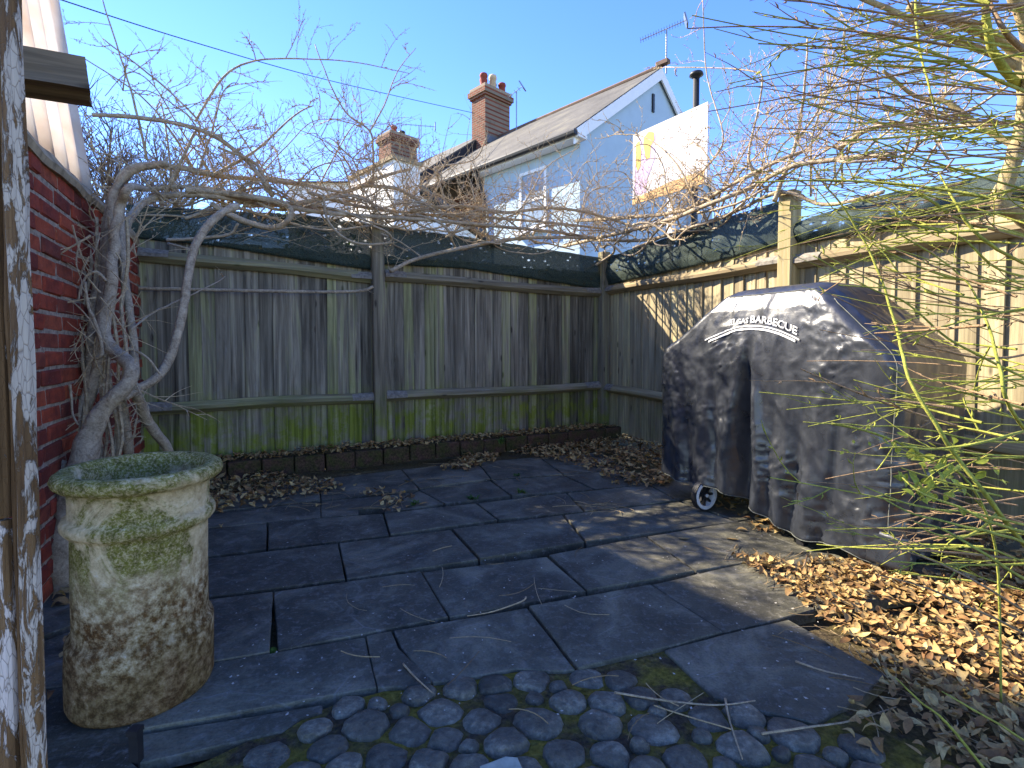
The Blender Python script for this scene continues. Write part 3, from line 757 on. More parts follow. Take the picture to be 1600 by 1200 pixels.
def ringpts(hl, hw, r, nl=110, nw=44, nc=8):
    out = []
    def seg(a, b, n): return [(a[0]+(b[0]-a[0])*i/n, a[1]+(b[1]-a[1])*i/n) for i in range(n)]
    cx, cy = hl-r, hw-r
    out += [(p, (0, -1)) for p in seg((-cx, -hw), (cx, -hw), nl)]
    out += [((cx+r*math.sin(t_), -cy-r*math.cos(t_)), (math.sin(t_), -math.cos(t_))) for t_ in [i/nc*math.pi/2 for i in range(nc)]]
    out += [(p, (1, 0)) for p in seg((hl, -cy), (hl, cy), nw)]
    out += [((cx+r*math.cos(t_), cy+r*math.sin(t_)), (math.cos(t_), math.sin(t_))) for t_ in [i/nc*math.pi/2 for i in range(nc)]]
    out += [(p, (0, 1)) for p in seg((cx, hw), (-cx, hw), nl)]
    out += [((-cx-r*math.sin(t_), cy+r*math.cos(t_)), (-math.sin(t_), math.cos(t_))) for t_ in [i/nc*math.pi/2 for i in range(nc)]]
    out += [(p, (-1, 0)) for p in seg((-hl, cy), (-hl, -cy), nw)]
    out += [((-cx-r*math.cos(t_), -cy-r*math.sin(t_)), (-math.cos(t_), -math.sin(t_))) for t_ in [i/nc*math.pi/2 for i in range(nc)]]
    return out
def hem(x): return .15-.10*sm(-.2, .3, x)+.01*math.sin(x*16)
def cover_pt(x, y, nx_, ny_, z):
    f_ = max(0, -ny_)**2; b_ = max(0, ny_)**2; s_ = nx_*nx_
    d = foldf(x, z)*f_ + (.012*math.sin(y*26+z*3)*(1-sm(.3, .95, z)))*s_ + .01*math.sin(x*15)*b_
    flare = .03*(1-sm(.1, .5, z))*max(0, -nx_)
    k = 1-sm(1.25, 1.33, z)*.8
    wv = wrink(Vector((x, y, z)))*k
    return (x+nx_*(d+wv+flare), y+ny_*(d+wv), z + (wv*.7 if z > .95 else 0))
NZ = 110; m = MB(); rings = None; GR = []
for j in range(NZ+1):
    t_ = j/NZ
    base = ringpts(*rowat(0.5)[1:]) if rings is None else rings
    row = []
    zt = 1.335-(1.335-.10)*t_
    cx, hl, hw, r = rowat(max(zt, .1))
    for (p, n_) in ringpts(hl, hw, r):
        z0 = 1.335; zb = hem(p[0]); z = z0-(z0-zb)*t_ if zt < .9 else zt
        if zt < .9:
            u_ = (.9-zt)/(.9-.10); z = .9-(.9-zb)*u_
        row.append(cover_pt(p[0]+cx, p[1], n_[0], n_[1], z))
    GR.append(row)
NP = len(GR[0])
vs = [bq(*p) for row in GR for p in row]
fs = [(j*NP+i, j*NP+(i+1) % NP, (j+1)*NP+(i+1) % NP, (j+1)*NP+i) for j in range(NZ) for i in range(NP)]
m.add([tuple(v) for v in vs], [f_[::-1] for f_ in fs]); m.f.append(tuple(range(NP)))
cov = m.build('cover', M['cover'], bb, True); md = cov.modifiers.new('t', 'SOLIDIFY'); md.thickness = .003; md.offset = -1
# seams in paler piping
def seam(pts, r=.0022):
    m = MB(); m.tube([bq(*p) for p in pts], r, 5); m.build('seam', M['piping'], cov, True)
ic = 110+4; seam([tuple(Vector(GR[j][ic])*1.0+Vector((.001, -.001, 0))) for j in range(10, NZ-3, 2)])
jt = 4; seam([tuple(Vector(GR[jt+1][i])+Vector((0, -.001, .001))) for i in range(0, 112, 3)], .002)
seam([tuple(Vector(GR[NZ][i])+Vector((0, -.001, .0))) for i in range(0, 114, 2)], .0024)
# hem flap hanging at the near front corner
m = MB(); vs = []
for i in range(9):
    for j in range(9):
        x = .60+.17*i/8; z = .055+.14*j/8; cx, hl, hw, r = rowat(z)
        vs.append(bq(x, -hw-.003-(.014+.006*math.sin(i*.8))*(1-j/8)+.012*max(0, i-6), z-.012*(i/8)))
m.add(vs, [(i*9+j, i*9+9+j, i*9+10+j, i*9+j+1) for i in range(8) for j in range(8)]); o = m.build('hem_flap', M['cover'], cov, True); md = o.modifiers.new('t', 'SOLIDIFY'); md.thickness = .002
# printed lettering wrapped onto the front
def front(x, z, off=.006):
    cx, hl, hw, r = rowat(z); p = cover_pt(x, -hw, 0, -1, z); return bq(p[0], p[1]-off, p[2])
def arc(x): return 1.125-.75*max(0, x+.02)**1.8*1.0-.25*max(0, -x-.02)**1.5
def text_mesh(body, size):
    cu = bpy.data.curves.new('t', 'FONT'); cu.body = body; cu.size = size; cu.resolution_u = 3; cu.offset = .0012
    ob = bpy.data.objects.new('t', cu); COL.objects.link(ob)
    dg = bpy.context.evaluated_depsgraph_get(); me = ob.evaluated_get(dg).to_mesh()
    vs = [tuple(v.co) for v in me.vertices]; fs = [tuple(p.vertices) for p in me.polygons]
    ob.evaluated_get(dg).to_mesh_clear(); bpy.data.objects.remove(ob); bpy.data.curves.remove(cu); return vs, fs
m = MB()
for body, size, x0, wid in (('GAS', .042, -.115, .075), ('BARBECUE', .056, -.03, .285)):
    vs, fs = text_mesh(body, size); xm = max(v[0] for v in vs)
    m.add([front(x0+v[0]/xm*wid, arc(x0+v[0]/xm*wid)+v[1]*.95) for v in vs], fs)
def strip(x0, x1, f0, f1, n=40):
    vs = []; 
    for i in range(n+1):
        x = x0+(x1-x0)*i/n; vs += [front(x, f0(x)), front(x, f1(x))]
    m.add(vs, [(2*i, 2*i+2, 2*i+3, 2*i+1) for i in range(n)])
strip(-.33, .27, lambda x: arc(x)-.022-.14*max(0, -x-.1), lambda x: arc(x)-.014-.14*max(0, -x-.1))
strip(-.30, .25, lambda x: arc(x)-.040-.16*max(0, -x-.1), lambda x: arc(x)-.028-.16*max(0, -x-.1))
for (xa, xb, za, zb) in ((-.165, -.130, .0, .004), (-.165, -.130, .030, .034), (-.165, -.161, .004, .030), (-.134, -.130, .004, .030), (-.150, -.145, .008, .026)):
    m.add([front(xa, arc(xa)+za), front(xb, arc(xb)+za), front(xb, arc(xb)+zb), front(xa, arc(xa)+zb)], [(0, 1, 2, 3)])
o = m.build('lettering', M['print'], cov); o['label'] = 'white GAS BARBECUE print with double swoosh'
# frame, legs and wheels below the hem
m = MB(); m.box(bq(0, .02, .20), FX*.56, FY*.2, Z*.02); m.build('bottom_shelf', M['black'], bb)
for x, y in ((.29, -.285), (.50, .25), (.29, .25)):
    m = MB(); m.box(bq(x, y, .13), FX*.02, FY*.02, Z*.13); m.build('leg', M['black'], bb)
for y in (-.305, .25):
    wc = bq(-.323, y, .094); wh = MB()
    ay_ = FX; e1 = FY; e2 = Z
    def ring(mb, r0, r1, w0, n=40):
        vs = []
        for k in range(n):
            a = 2*math.pi*k/n; d = e1*math.cos(a)+e2*math.sin(a)
            vs += [wc+d*r0-ay_*w0, wc+d*r1-ay_*w0, wc+d*r1+ay_*w0, wc+d*r0+ay_*w0]
        mb.add(vs, [(4*k+q, 4*k+(q+1) % 4, (4*((k+1) % n))+(q+1) % 4, (4*((k+1) % n))+q) for k in range(n) for q in range(4)])
    ring(wh, .078, .092, .018); tyre = wh.build('wheel', M['black'], bb)
    rm = MB(); ring(rm, .066, .084, .0215); rm.build('rim', M['whiteplastic'], tyre)
    sp = MB()
    for k in range(8):
        a = 2*math.pi*k/8; d = e1*math.cos(a)+e2*math.sin(a); s2 = e1*-math.sin(a)+e2*math.cos(a)
        sp.box(wc+d*.04, d*.034, s2*.006, ay_*.008)
    ring(sp, .002, .02, .02); sp.build('spokes', M['black'], tyre)
    hb = MB(); ring(hb, .0, .010, .026, 16); hb.build('hub_cap', M['whiteplastic'], tyre)
    ax_ = MB(); ax_.box(wc-FX*.05+Z*.05, FX*.02, FY*.012, Z*.07); ax_.build('axle_bracket', M['black'], bb)

# ------------------------------------------------------------------ wisteria
random.seed(17)
wi = thing('wisteria', 'old bare wisteria with thick twisted trunk trained along the fence tops', 'wisteria', dep(120, 800, 2.5)*1.0)
wi.location.z = 0
def limb(name, P, r0, r1, mat, parent=None, sides=10, jit=.004, lump=.12):
    Q = smooth_path(P, 5); n = len(Q); rr = []
    for i, q in enumerate(Q):
        Q[i] = q+Vector((noise.noise(q*14), noise.noise(q*14+Vector((9, 0, 0))), noise.noise(q*14+Vector((0, 9, 0)))))*jit
        t_ = i/(n-1); rr.append((r0+(r1-r0)*t_)*(1+lump*noise.noise(q*19)))
    m = MB(); m.tube(Q, rr, sides); 
    if parent is not None: m.build(name, mat, parent, True)
    return Q, rr, m
D = lambda L, d0, d1: [dep(u, v, d0+(d1-d0)*i/(len(L)-1)) for i, (u, v) in enumerate(L)]
B_ = lambda L, b: [onb(u, v, b+.05*math.sin(i*2.1+u)) for i, (u, v) in enumerate(L)]
A_ = lambda L, a: [onr(u, v, a+.05*math.sin(i*2.3+u)) for i, (u, v) in enumerate(L)]
P0 = D([(100,880),(112,800),(125,740),(137,690),(160,640),(198,602),(207,578),(192,560),(172,545),(163,510),(168,470),(175,430),(178,390),(182,350),(190,318),(205,292)], 2.1, 2.65) + [onb(232, 296, .14), onb(285, 292, .14), onb(345, 296, .14)]
P0.insert(0, Vector((P0[0].x+.02, P0[0].y, -.05)))
rad = [.09, .085, .078, .072, .064, .05, .043, .040, .040, .040, .040, .038, .036, .034, .031, .029, .027, .025, .02, .014]
m = MB(); QQ = smooth_path(P0, 5); m.tube([q+Vector((noise.noise(q*11), noise.noise(q*11+Z*5), 0))*.012 for q in QQ],
    [(rad[min(int(i/5), 19)]*(1-(i % 5)/5)+rad[min(int(i/5)+1, 19)]*((i % 5)/5))*(1+.16*noise.noise(q*13))*.72 for i, q in enumerate(QQ)], 18)
m.build('trunk', M['bark'], wi, True)
LIMBS = []
def L_(P, r0, r1, s=8): 
    Q, rr, m_ = limb('stem', P, r0, r1, M['bark'], wi, s); LIMBS.append((Q, rr)); return Q
L_(D([(98,830),(108,720),(125,650),(150,590),(160,545),(158,500),(163,440),(168,380),(172,330),(180,296),(205,262)], 2.35, 2.75), .036, .016, 12)
L_(D([(140,600),(142,540),(146,480),(156,430),(166,360),(172,312),(205,268),(262,255)], 2.45, 2.8), .02, .018)
L_(D([(212,590),(208,530),(197,450),(190,390),(188,350),(186,310)], 2.5, 2.9), .02, .018)
L_(D([(190,622),(215,608),(245,590),(265,560),(283,500),(293,440),(303,390),(325,352),(350,330),(372,322)], 2.45, 3.2), .023, .022)
L_(D([(205,600),(216,622),(226,650),(245,680),(264,705),(270,760)], 2.5, 2.9), .027, .024)
L_(D([(185,610),(192,650),(200,700),(200,760)], 2.55, 2.7), .025, .024)
L_(D([(75,790),(70,760),(90,745),(98,720)], 2.1, 2.2), .018, .014)
L_(D([(165,440),(150,425),(135,432),(125,455),(122,470)], 2.4, 2.35), .007, .004, 6)
L_(D([(150,560),(160,550),(148,500),(138,480),(133,440)], 2.35, 2.35), .009, .006, 6)
L_(D([(200,545),(225,555),(250,585)], 2.5, 2.55), .008, .005, 6)
L_(D([(205,515),(240,488),(290,465),(340,440),(352,432)], 2.5, 3.6), .006, .003, 5)
L_(D([(110,600),(112,640),(122,665)], 2.25, 2.25), .006, .004, 5)
cane = L_(B_([(200,450),(330,453),(480,456),(560,455),(583,448)], .13), .014, .012, 8)
L_([dep(190,430,2.75), dep(192,385,2.85), dep(203,340,3.1)]+B_([(238,310),(300,304),(360,310),(420,318),(490,330),(575,338),(660,343),(760,352),(860,362),(930,372)], .16), .026, .014, 10)
L_(B_([(178,300),(205,262),(280,262),(340,275),(400,280),(470,288),(530,300)], .1), .026, .012)
L_(B_([(330,318),(375,343),(428,356),(453,340),(450,322),(418,312),(350,302),(290,296)], .22), .022, .024)
L_(B_([(145,180),(200,182),(270,192),(330,210),(385,250),(412,285),(425,305)], .25), .014, .019)
L_(B_([(425,305),(408,268),(394,252),(340,230)], .2), .02, .008)
L_(B_([(380,320),(460,318),(540,300),(600,275),(642,264)], .12), .022, .012)
L_(B_([(583,290),(583,240),(578,205),(545,180),(520,140),(492,70)], .15), .012, .004, 6)
L_(B_([(578,205),(600,165),(622,110),(650,75)], .1), .008, .003, 6)
L_(B_([(505,305),(514,348),(550,378),(596,381),(612,374),(600,360),(560,345)], .24), .011, .010, 6)
L_(B_([(595,365),(625,378),(660,403)], .2), .008, .007, 6)
L_(B_([(610,424),(650,405),(720,388),(790,375),(850,371),(930,372)], .2), .018, .016)
L_(B_([(560,290),(620,295),(665,320),(715,345),(760,352)], .1), .017, .014)
L_(B_([(640,330),(720,322),(790,332),(860,325),(930,335),(1000,358)], .15), .017, .014)
L_(B_([(260,375),(320,372),(360,365),(372,350)], .2), .012, .01, 6)
L_(B_([(262,380),(300,390)], .2), .01, .008, 6)
L_(B_([(480,300),(560,322),(660,335),(760,340),(880,350),(960,360)], .1), .015, .012)
L_(B_([(660,330),(690,280),(680,262),(740,250),(760,215)], .1), .012, .005, 6)
L_(B_([(700,330),(688,290),(680,265)], .1), .012, .008, 6)
L_(B_([(800,350),(830,300),(855,260),(905,230)], .1), .010, .004, 6)
L_(B_([(260,300),(300,215),(310,190),(250,130),(160,60)], .15), .012, .004, 6)
L_(B_([(305,190),(350,120),(400,95),(480,92),(560,98),(640,115)], .15), .009, .003, 6)
L_(B_([(230,250),(212,170),(195,110),(160,0)], .15), .010, .004, 6)
L_(B_([(300,260),(270,210),(220,150),(130,90)], .1), .010, .004, 6)
L_(B_([(330,275),(400,235),(460,180),(490,165)], .18), .012, .004, 6)
L_(A_([(880,385),(960,366),(1040,345),(1110,318),(1180,290),(1230,262),(1300,250),(1400,240)], -.2), .020, .016)
L_(A_([(900,345),(980,340),(1070,328),(1140,290),(1215,252),(1260,235)], -.15), .020, .012)
L_(A_([(930,375),(1010,375),(1080,355),(1150,330),(1220,300),(1290,320),(1380,300)], -.1), .016, .012)
L_(A_([(1210,315),(1226,272),(1240,235),(1250,190),(1258,130),(1262,60)], -.15), .018, .006)
L_(A_([(1245,220),(1280,170),(1310,100),(1320,40)], -.15), .010, .004, 6)
L_(A_([(1000,360),(1060,300),(1110,255),(1130,210),(1105,120),(1098,0)], -.15), .010, .004, 6)
L_(A_([(1200,300),(1170,250),(1190,140),(1170,110),(1040,105)], -.1), .010, .004, 6)
L_(A_([(1090,330),(1060,260),(1010,215),(960,210)], -.2), .010, .004, 6)
# bundles of thinner old stems lying along both fence tops
random.seed(29)
for k in range(16):
    a0 = rnd(-4.2, -1.2); L = rnd(.8, 1.9); z = rnd(2.0, 2.2); P = []
    for j in range(7):
        t_ = j/6; P.append(yd(min(a0+L*t_, .1), .12+rnd(-.08, .14), z-.05*(a0+4)/4+.13*math.sin(t_*5+k)+rnd(-.05, .05)))
    L_(P, rnd(.006, .013), rnd(.004, .008), 6)
for k in range(12):
    b0 = rnd(-.1, 2.6); L = rnd(.7, 1.6); z = rnd(1.98, 2.12); P = []
    for j in range(7):
        t_ = j/6; P.append(yd(-.12-rnd(-.08, .14), b0+L*t_, z+.09*(b0+L*t_)/2+.13*math.sin(t_*5+k)+rnd(-.05, .05)))
    L_(P, rnd(.006, .014), rnd(.004, .008), 6)
for k in range(64):
    a0 = rnd(-4.3, -.1); L = rnd(-1.1, 1.1); hh = rnd(.15, .85)*(1.15 if a0 < -2.6 else .95); P = []
    for j in range(6):
        t_ = j/5; P.append(yd(a0+L*t_, .1+rnd(-.06, .06)+.3*t_*math.sin(k), 2.02+hh*math.sin(t_*rnd(1.6, 2.3))+rnd(-.03, .03)))
    L_(P, rnd(.005, .009), .0025, 5)
for k in range(30):
    b0 = rnd(.1, 3.2); L = rnd(-1.0, 1.0); hh = rnd(.15, .9); P = []
    for j in range(6):
        t_ = j/5; P.append(yd(-.1+rnd(-.06, .06)+.3*t_*math.sin(k), max(b0+L*t_, -.3), 2.02+hh*math.sin(t_*rnd(1.6, 2.3))+rnd(-.03, .03)))
    L_(P, rnd(.005, .009), .0025, 5)
# shoots and dead twigs
def shoot(mb, p, d, L, r, n=7, curl=.25, grav=.0, sides=4, bud=True, depth=0):
    pts = [p]; dd = d.normalized(); step = L/n; c = Vector((rnd(-1, 1), rnd(-1, 1), rnd(-1, 1)))*curl
    for i in range(n):
        dd = (dd+c*.35+Vector((rnd(-1, 1), rnd(-1, 1), rnd(-1, 1)))*curl*.55+Vector((0, 0, grav))).normalized()
        pts.append(pts[-1]+dd*step)
    mb.tube(pts, [r*(1-.7*i/n) for i in range(n+1)], sides, False)
    if bud:
        for i in range(1, n):
            if random.random() < .6:
                q = pts[i]; e = (pts[i+1]-q).normalized(); o = e.orthogonal().normalized(); o.rotate(Matrix.Rotation(rnd(0, 6.28), 3, e))
                mb.tube([q, q+(o*.6+e*.5)*.011, q+(o*.7+e)*.017], [r*.7, r*.75+.0009, .0006], 4, False)
    if depth:
        for i in range(2, n):
            if random.random() < .48:
                e = (pts[i]-pts[i-1]).normalized(); o = Vector((rnd(-1, 1), rnd(-1, 1), rnd(-.3, 1)))
                shoot(mb, pts[i], e*.6+o*.8, L*rnd(.25, .6), r*.6, max(4, n-2), curl, grav, sides, bud, depth-1)
random.seed(31)
tw = MB()
for (Q, rr) in LIMBS:
    ln = sum((Q[i+1]-Q[i]).length for i in range(len(Q)-1))
    top = sum(q.z for q in Q)/len(Q)
    if top < 1.75: 
        for k in range(int(ln*1.0)):
            q = Q[random.randrange(len(Q))]; shoot(tw, q, Vector((rnd(-1, 1), rnd(-1, .2), rnd(-.6, .6))), rnd(.1, .28), .003, 6, .35, -.04, 4)
        continue
    for k in range(int(ln*5.4)+1):
        i = random.randrange(len(Q)); q = Q[i]
        onright = (q-C).dot(V) > .35
        al = V if onright else U
        d = al*rnd(-1, 1)+(U if onright else V)*rnd(-.35, .35)+Z*rnd(-.12, 1.0)
        shoot(tw, q, d, rnd(.15, .75)*(1.0 if q.z < 2.6 else .6), rnd(.0022, .005), 8, rnd(.18, .42), rnd(-.06, .05), 4, True, 1)
for k in range(70):
    q = dep(rnd(105, 215), rnd(330, 690), rnd(2.3, 2.6)); shoot(tw, q, Vector((rnd(-.6, .9), rnd(-.9, .3), rnd(-1.2, .9))), rnd(.1, .38), rnd(.002, .0045), 7, .3, -.05, 4, False, 1)
for k in range(9):
    u0 = rnd(120, 195); P = [dep(u0+rnd(-14, 14), 760-j*70, 2.35+.05*j+rnd(-.03, .03)) for j in range(7)]
    tw.tube(smooth_path(P, 3), rnd(.005, .012), 6)
o = tw.build('twigs', M['twig'], wi); stuff(o)

# ------------------------------------------------------------------ green stemmed shrub on the right
random.seed(41)
sh = thing('green_stemmed_shrub', 'tall arching shrub with green whippy stems at the right edge', 'shrub', (2.35, 1.95, 0))
def T_(name, P, r0, r1, mat, s=8, j=.004):
    return limb(name, P, r0, r1, mat, sh, s, j)[0]
tr = T_('trunk', [Vector((2.3, 2.0, -.05)), Vector((2.28, 2.0, .5)), Vector((2.25, 2.05, 1.1)), dep(1640, 380, 2.1), dep(1595, 335, 2.1), dep(1562, 318, 2.1), dep(1572, 285, 2.1), dep(1590, 230, 2.1), dep(1600, 170, 2.1), dep(1598, 110, 2.1), dep(1575, 70, 2.1), dep(1510, 40, 2.1), dep(1420, 10, 2.1)], .042, .018, M['shrubbark'], 12)
T_('limb', [dep(1600, 170, 2.1), dep(1612, 100, 2.0), dep(1600, 30, 1.95), dep(1560, -60, 1.9)], .028, .02, M['shrubbark'])
T_('limb', [dep(1598, 110, 2.1), dep(1540, 80, 2.15), dep(1470, 55, 2.2), dep(1400, 20, 2.25), dep(1330, -10, 2.3)], .016, .01, M['shrubbark'])
T_('limb', [dep(1590, 230, 2.1), dep(1520, 190, 2.2), dep(1480, 160, 2.25), dep(1430, 150, 2.3), dep(1380, 110, 2.3)], .014, .007, M['shrubbark'])
T_('limb', [dep(1600, 140, 2.1), dep(1570, 110, 2.0), dep(1545, 60, 1.95), dep(1540, -20, 1.9)], .018, .012, M['greenstem'])
RODS = [([(1640,80),(1560,70),(1480,55),(1400,50),(1340,70),(1290,105)], 1.9, .006), ([(1640,90),(1560,55),(1500,45),(1410,60),(1330,62),(1265,75)], 2.0, .006),
 ([(1640,160),(1570,130),(1480,90),(1400,65),(1340,50),(1285,15)], 1.8, .008), ([(1640,110),(1580,60),(1555,20),(1540,-20)], 1.5, .012),
 ([(1430,-10),(1434,60),(1445,110),(1460,170),(1478,220)], 1.7, .006), ([(1640,200),(1560,205),(1480,200),(1400,190),(1350,180),(1280,120)], 1.9, .005),
 ([(1620,270),(1540,268),(1460,262),(1390,280),(1330,295)], 1.8, .005), ([(1640,250),(1540,245),(1470,240),(1400,235),(1320,240),(1270,250)], 2.0, .005),
 ([(1640,380),(1560,360),(1500,345),(1450,310),(1400,298),(1350,280)], 1.6, .008), ([(1465,270),(1490,310),(1510,345),(1560,390),(1640,430)], 1.5, .007),
 ([(1290,290),(1330,340),(1370,420),(1400,510),(1420,590),(1460,660),(1500,720),(1560,800),(1640,900)], 1.25, .0075),
 ([(1270,290),(1330,345),(1420,350),(1500,370),(1560,420),(1640,440)], 1.6, .005), ([(1640,545),(1560,560),(1480,550),(1420,530),(1380,500),(1300,460)], 1.5, .005),
 ([(1640,590),(1560,595),(1480,595),(1400,590)], 1.4, .0045), ([(1640,650),(1570,630),(1500,612),(1440,600),(1390,575)], 1.4, .005),
 ([(1640,660),(1560,685),(1480,700),(1420,700),(1375,700)], 1.2, .005), ([(1640,690),(1540,690),(1440,670),(1350,665),(1255,660)], 1.3, .0035),
 ([(1640,830),(1560,810),(1500,800),(1430,790),(1350,760)], 1.2, .004), ([(1640,840),(1560,820),(1490,790),(1440,770),(1410,745)], 1.2, .005),
 ([(1640,860),(1560,835),(1480,815),(1420,800),(1375,775)], 1.15, .0045), ([(1640,930),(1560,880),(1480,830),(1430,815)], 1.15, .005),
 ([(1560,800),(1520,835),(1480,838),(1440,825)], 1.2, .0045), ([(1640,900),(1560,862),(1470,855),(1385,853)], 1.2, .0035),
 ([(1640,1010),(1540,960),(1450,920),(1370,897)], 1.1, .004), ([(1640,980),(1560,930),(1500,895),(1440,870),(1380,850)], 1.1, .0035),
 ([(1640,420),(1560,440),(1480,432),(1400,400),(1340,370)], 1.6, .005), ([(1640,480),(1560,488),(1480,478),(1400,470)], 1.5, .005),
 ([(1560,1230),(1480,1130),(1430,1090),(1400,1060)], 1.0, .004), ([(1640,1180),(1540,1120),(1470,1080)], 1.0, .0035),
 ([(1640,610),(1540,560),(1470,520),(1410,470),(1360,450),(1270,400)], 1.35, .0045), ([(1640,720),(1580,640),(1560,570),(1540,500),(1500,430),(1380,350)], 1.3, .006)]
for pts, d, r in RODS:
    if pts[0][0] < pts[-1][0]-60: pts = pts[::-1]
    P = [dep(u, v, d+.12*math.sin(i+u*.01)+(.35 if u > 1600 else 0)) for i, (u, v) in enumerate(pts)]
    T_('stem', P, r*.8, r*.28, M['greenstem'] if random.random() < .8 else M['redstem'], 6, .003)
st = MB(); st2 = MB()
for k in range(235):
    v0 = random.choice((rnd(-60, 330), rnd(-60, 330), rnd(-60, 330), rnd(300, 640), rnd(600, 960)))
    d = rnd(1.25, 2.35) if v0 < 330 else rnd(1.15, 1.75)
    u0 = rnd(1480, 1700); P = []; L = rnd(130, 420)*(1 if v0 < 330 else .8); sl = rnd(-.25, .3) if v0 < 330 else rnd(-.35, .15); cv = rnd(-.0012, .0012)
    for j in range(7):
        t_ = j/6; du = L*t_; P.append(dep(u0-du, v0+sl*du+cv*du*du*.35, d+.25*(t_-.5)*math.sin(k)))
    r = rnd(.0014, .0040)
    mbx = st if random.random() < .62 else st2
    mbx.tube(smooth_path(P, 2), [r*(1-.5*i/12) for i in range(13)], 5, False)
    for j in (2, 3, 4, 5):
        if random.random() < .4: shoot(mbx, P[j], (P[j]-P[j-1]).normalized()+Vector((rnd(-.8, .4), rnd(-.6, .6), rnd(-.7, .8))), rnd(.06, .28), r*.7, 5, .18, 0, 4, True, 0)
stuff(st.build('green_twigs', M['greenstem'], sh, True)); stuff(st2.build('brown_twigs', M['redstem'], sh, True))
# fresh leafy sprig
def leaf(mb, p, d, up, L, W, curl=.2, n=4):
    d = d.normalized(); s_ = d.cross(up); s_ = s_.normalized() if s_.length > 1e-4 else d.orthogonal().normalized(); nn = s_.cross(d).normalized()
    prof = [.12, .85, 1.0, .7, .06]; vs = []
    for i, w_ in enumerate(prof):
        t_ = i/4; c = p+d*L*t_+nn*(curl*L*(t_-.5)**2*-2)
        vs += [c-s_*W*w_*.5+nn*W*.18*w_, c, c+s_*W*w_*.5+nn*W*.18*w_]
    fs = []
    for i in range(4):
        q = 3*i; fs += [(q, q+1, q+4, q+3), (q+1, q+2, q+5, q+4)]
    mb.add(vs, fs)
sp = thing('leafy_sprig', 'sprig of fresh yellow green leaves growing through the shrub beside the barbecue', 'sprig', dep(1560, 900, 1.35)); sp.location.z = 0
m = MB()
S1 = [dep(1560, 900, 1.35), dep(1540, 800, 1.3), dep(1500, 740, 1.28), dep(1450, 715, 1.25), dep(1400, 690, 1.22), dep(1350, 672, 1.22), dep(1300, 662, 1.22)]
S1.insert(0, Vector((S1[0].x+.05, S1[0].y+.03, -.03)))
S2 = [dep(1540, 800, 1.3), dep(1510, 770, 1.3), dep(1460, 760, 1.28), dep(1440, 725, 1.28)]
S3 = [dep(1400, 690, 1.22), dep(1385, 715, 1.22), dep(1370, 735, 1.2)]
for P, r in ((S1, .003), (S2, .002), (S3, .0015)): m.tube(smooth_path(P, 3), r, 5)
m.build('stems', M['greenstem'], sp, True)
LV = [(1306,650),(1312,655),(1358,655),(1355,668),(1330,690),(1318,705),(1357,690),(1385,680),(1392,690),(1412,700),(1420,684)]
LV += [(rnd(1405, 1500), rnd(695, 775)) for _ in range(48)]+[(1500,790),(1495,775),(1545,718),(1552,728),(1570,755),(1540,735),(1460,765),(1450,785)]
for (u, v) in LV:
    p = dep(u, v, rnd(1.2, 1.3)); d = Vector((rnd(-1, .6), rnd(-.6, .6), rnd(-1.0, .6)))
    m = MB(); L = rnd(.018, .034)*(.55 if u < 1400 else 1); leaf(m, p, d, Vector((rnd(-.5, .5), -1, rnd(.2, 1))), L, L*.55, rnd(-.3, .5))
    m.build('leaf', M['fresh'], sp, True)

# ------------------------------------------------------------------ leaf litter, stalks, weeds
random.seed(51)
litter = MB(); 
def scatter(poly, n, pile, size=(.035, .065), z0=0.0, mb=litter):
    P = [gnd(u, v) for u, v in poly]; xs = [p.x for p in P]; ys = [p.y for p in P]; k = 0; tries = 0
    while k < n and tries < n*60:
        tries += 1
        p = Vector((rnd(min(xs), max(xs)), rnd(min(ys), max(ys)), 0))
        if not inside(p, P): continue
        dn = noise.noise(p*3.1)
        if dn < -.25 and random.random() < .7: continue
        h = z0+rnd(.004, .006+pile*(1+dn))
        L = rnd(*size); yaw = rnd(0, 6.28); tilt = rnd(-.45, .45)
        d = Vector((math.cos(yaw)*math.cos(tilt), math.sin(yaw)*math.cos(tilt), math.sin(tilt)))
        up = Vector((rnd(-.5, .5), rnd(-.5, .5), 1))
        leaf(mb, p+Z*(h+max(0, -d.z*L)), d, up, L, L*rnd(.35, .6), rnd(-.9, .9)); k += 1
scatter([(1150,872),(1240,885),(1330,880),(1400,898),(1480,905),(1600,900),(1750,1000),(1750,1150),(1560,1060),(1400,995),(1290,950),(1230,925)], 2400, .022, (.026, .055))
scatter([(1250,935),(1400,985),(1560,1050),(1750,1140),(1750,1260),(1480,1190),(1390,1060)], 480, .014, (.025, .055))
scatter([(1320,1090),(1480,1050),(1750,1200),(1500,1300),(1340,1180)], 170, .008, (.025, .055))
scatter([(1430,830),(1620,830),(1680,900),(1480,905)], 500, .03)
scatter([(290,760),(340,745),(420,742),(470,752),(560,760),(500,775),(430,788),(330,803),(270,806)], 620, .03)
scatter([(680,735),(715,715),(790,708),(770,722),(720,738)], 190, .025)
scatter([(800,712),(850,692),(950,680),(1030,690),(1060,745),(1040,765),(960,758),(930,740),(880,722)], 1500, .035)
scatter([(1080,770),(1200,790),(1240,840),(1180,830),(1130,800)], 90, .01)
scatter([(560,765),(640,770),(660,790),(600,800)], 40, .006)
scatter([(60,1150),(110,1000),(85,850),(160,800),(130,900)], 160, .02)
def scatter_strip(n, f, mb=litter):
    for k in range(n):
        p = f(); L = rnd(.035, .06); yaw = rnd(0, 6.28); tilt = rnd(-.4, .4)
        d = Vector((math.cos(yaw)*math.cos(tilt), math.sin(yaw)*math.cos(tilt), math.sin(tilt)))
        leaf(mb, p, d, Vector((rnd(-.5, .5), rnd(-.5, .5), 1)), L, L*rnd(.4, .6), rnd(-.9, .9))
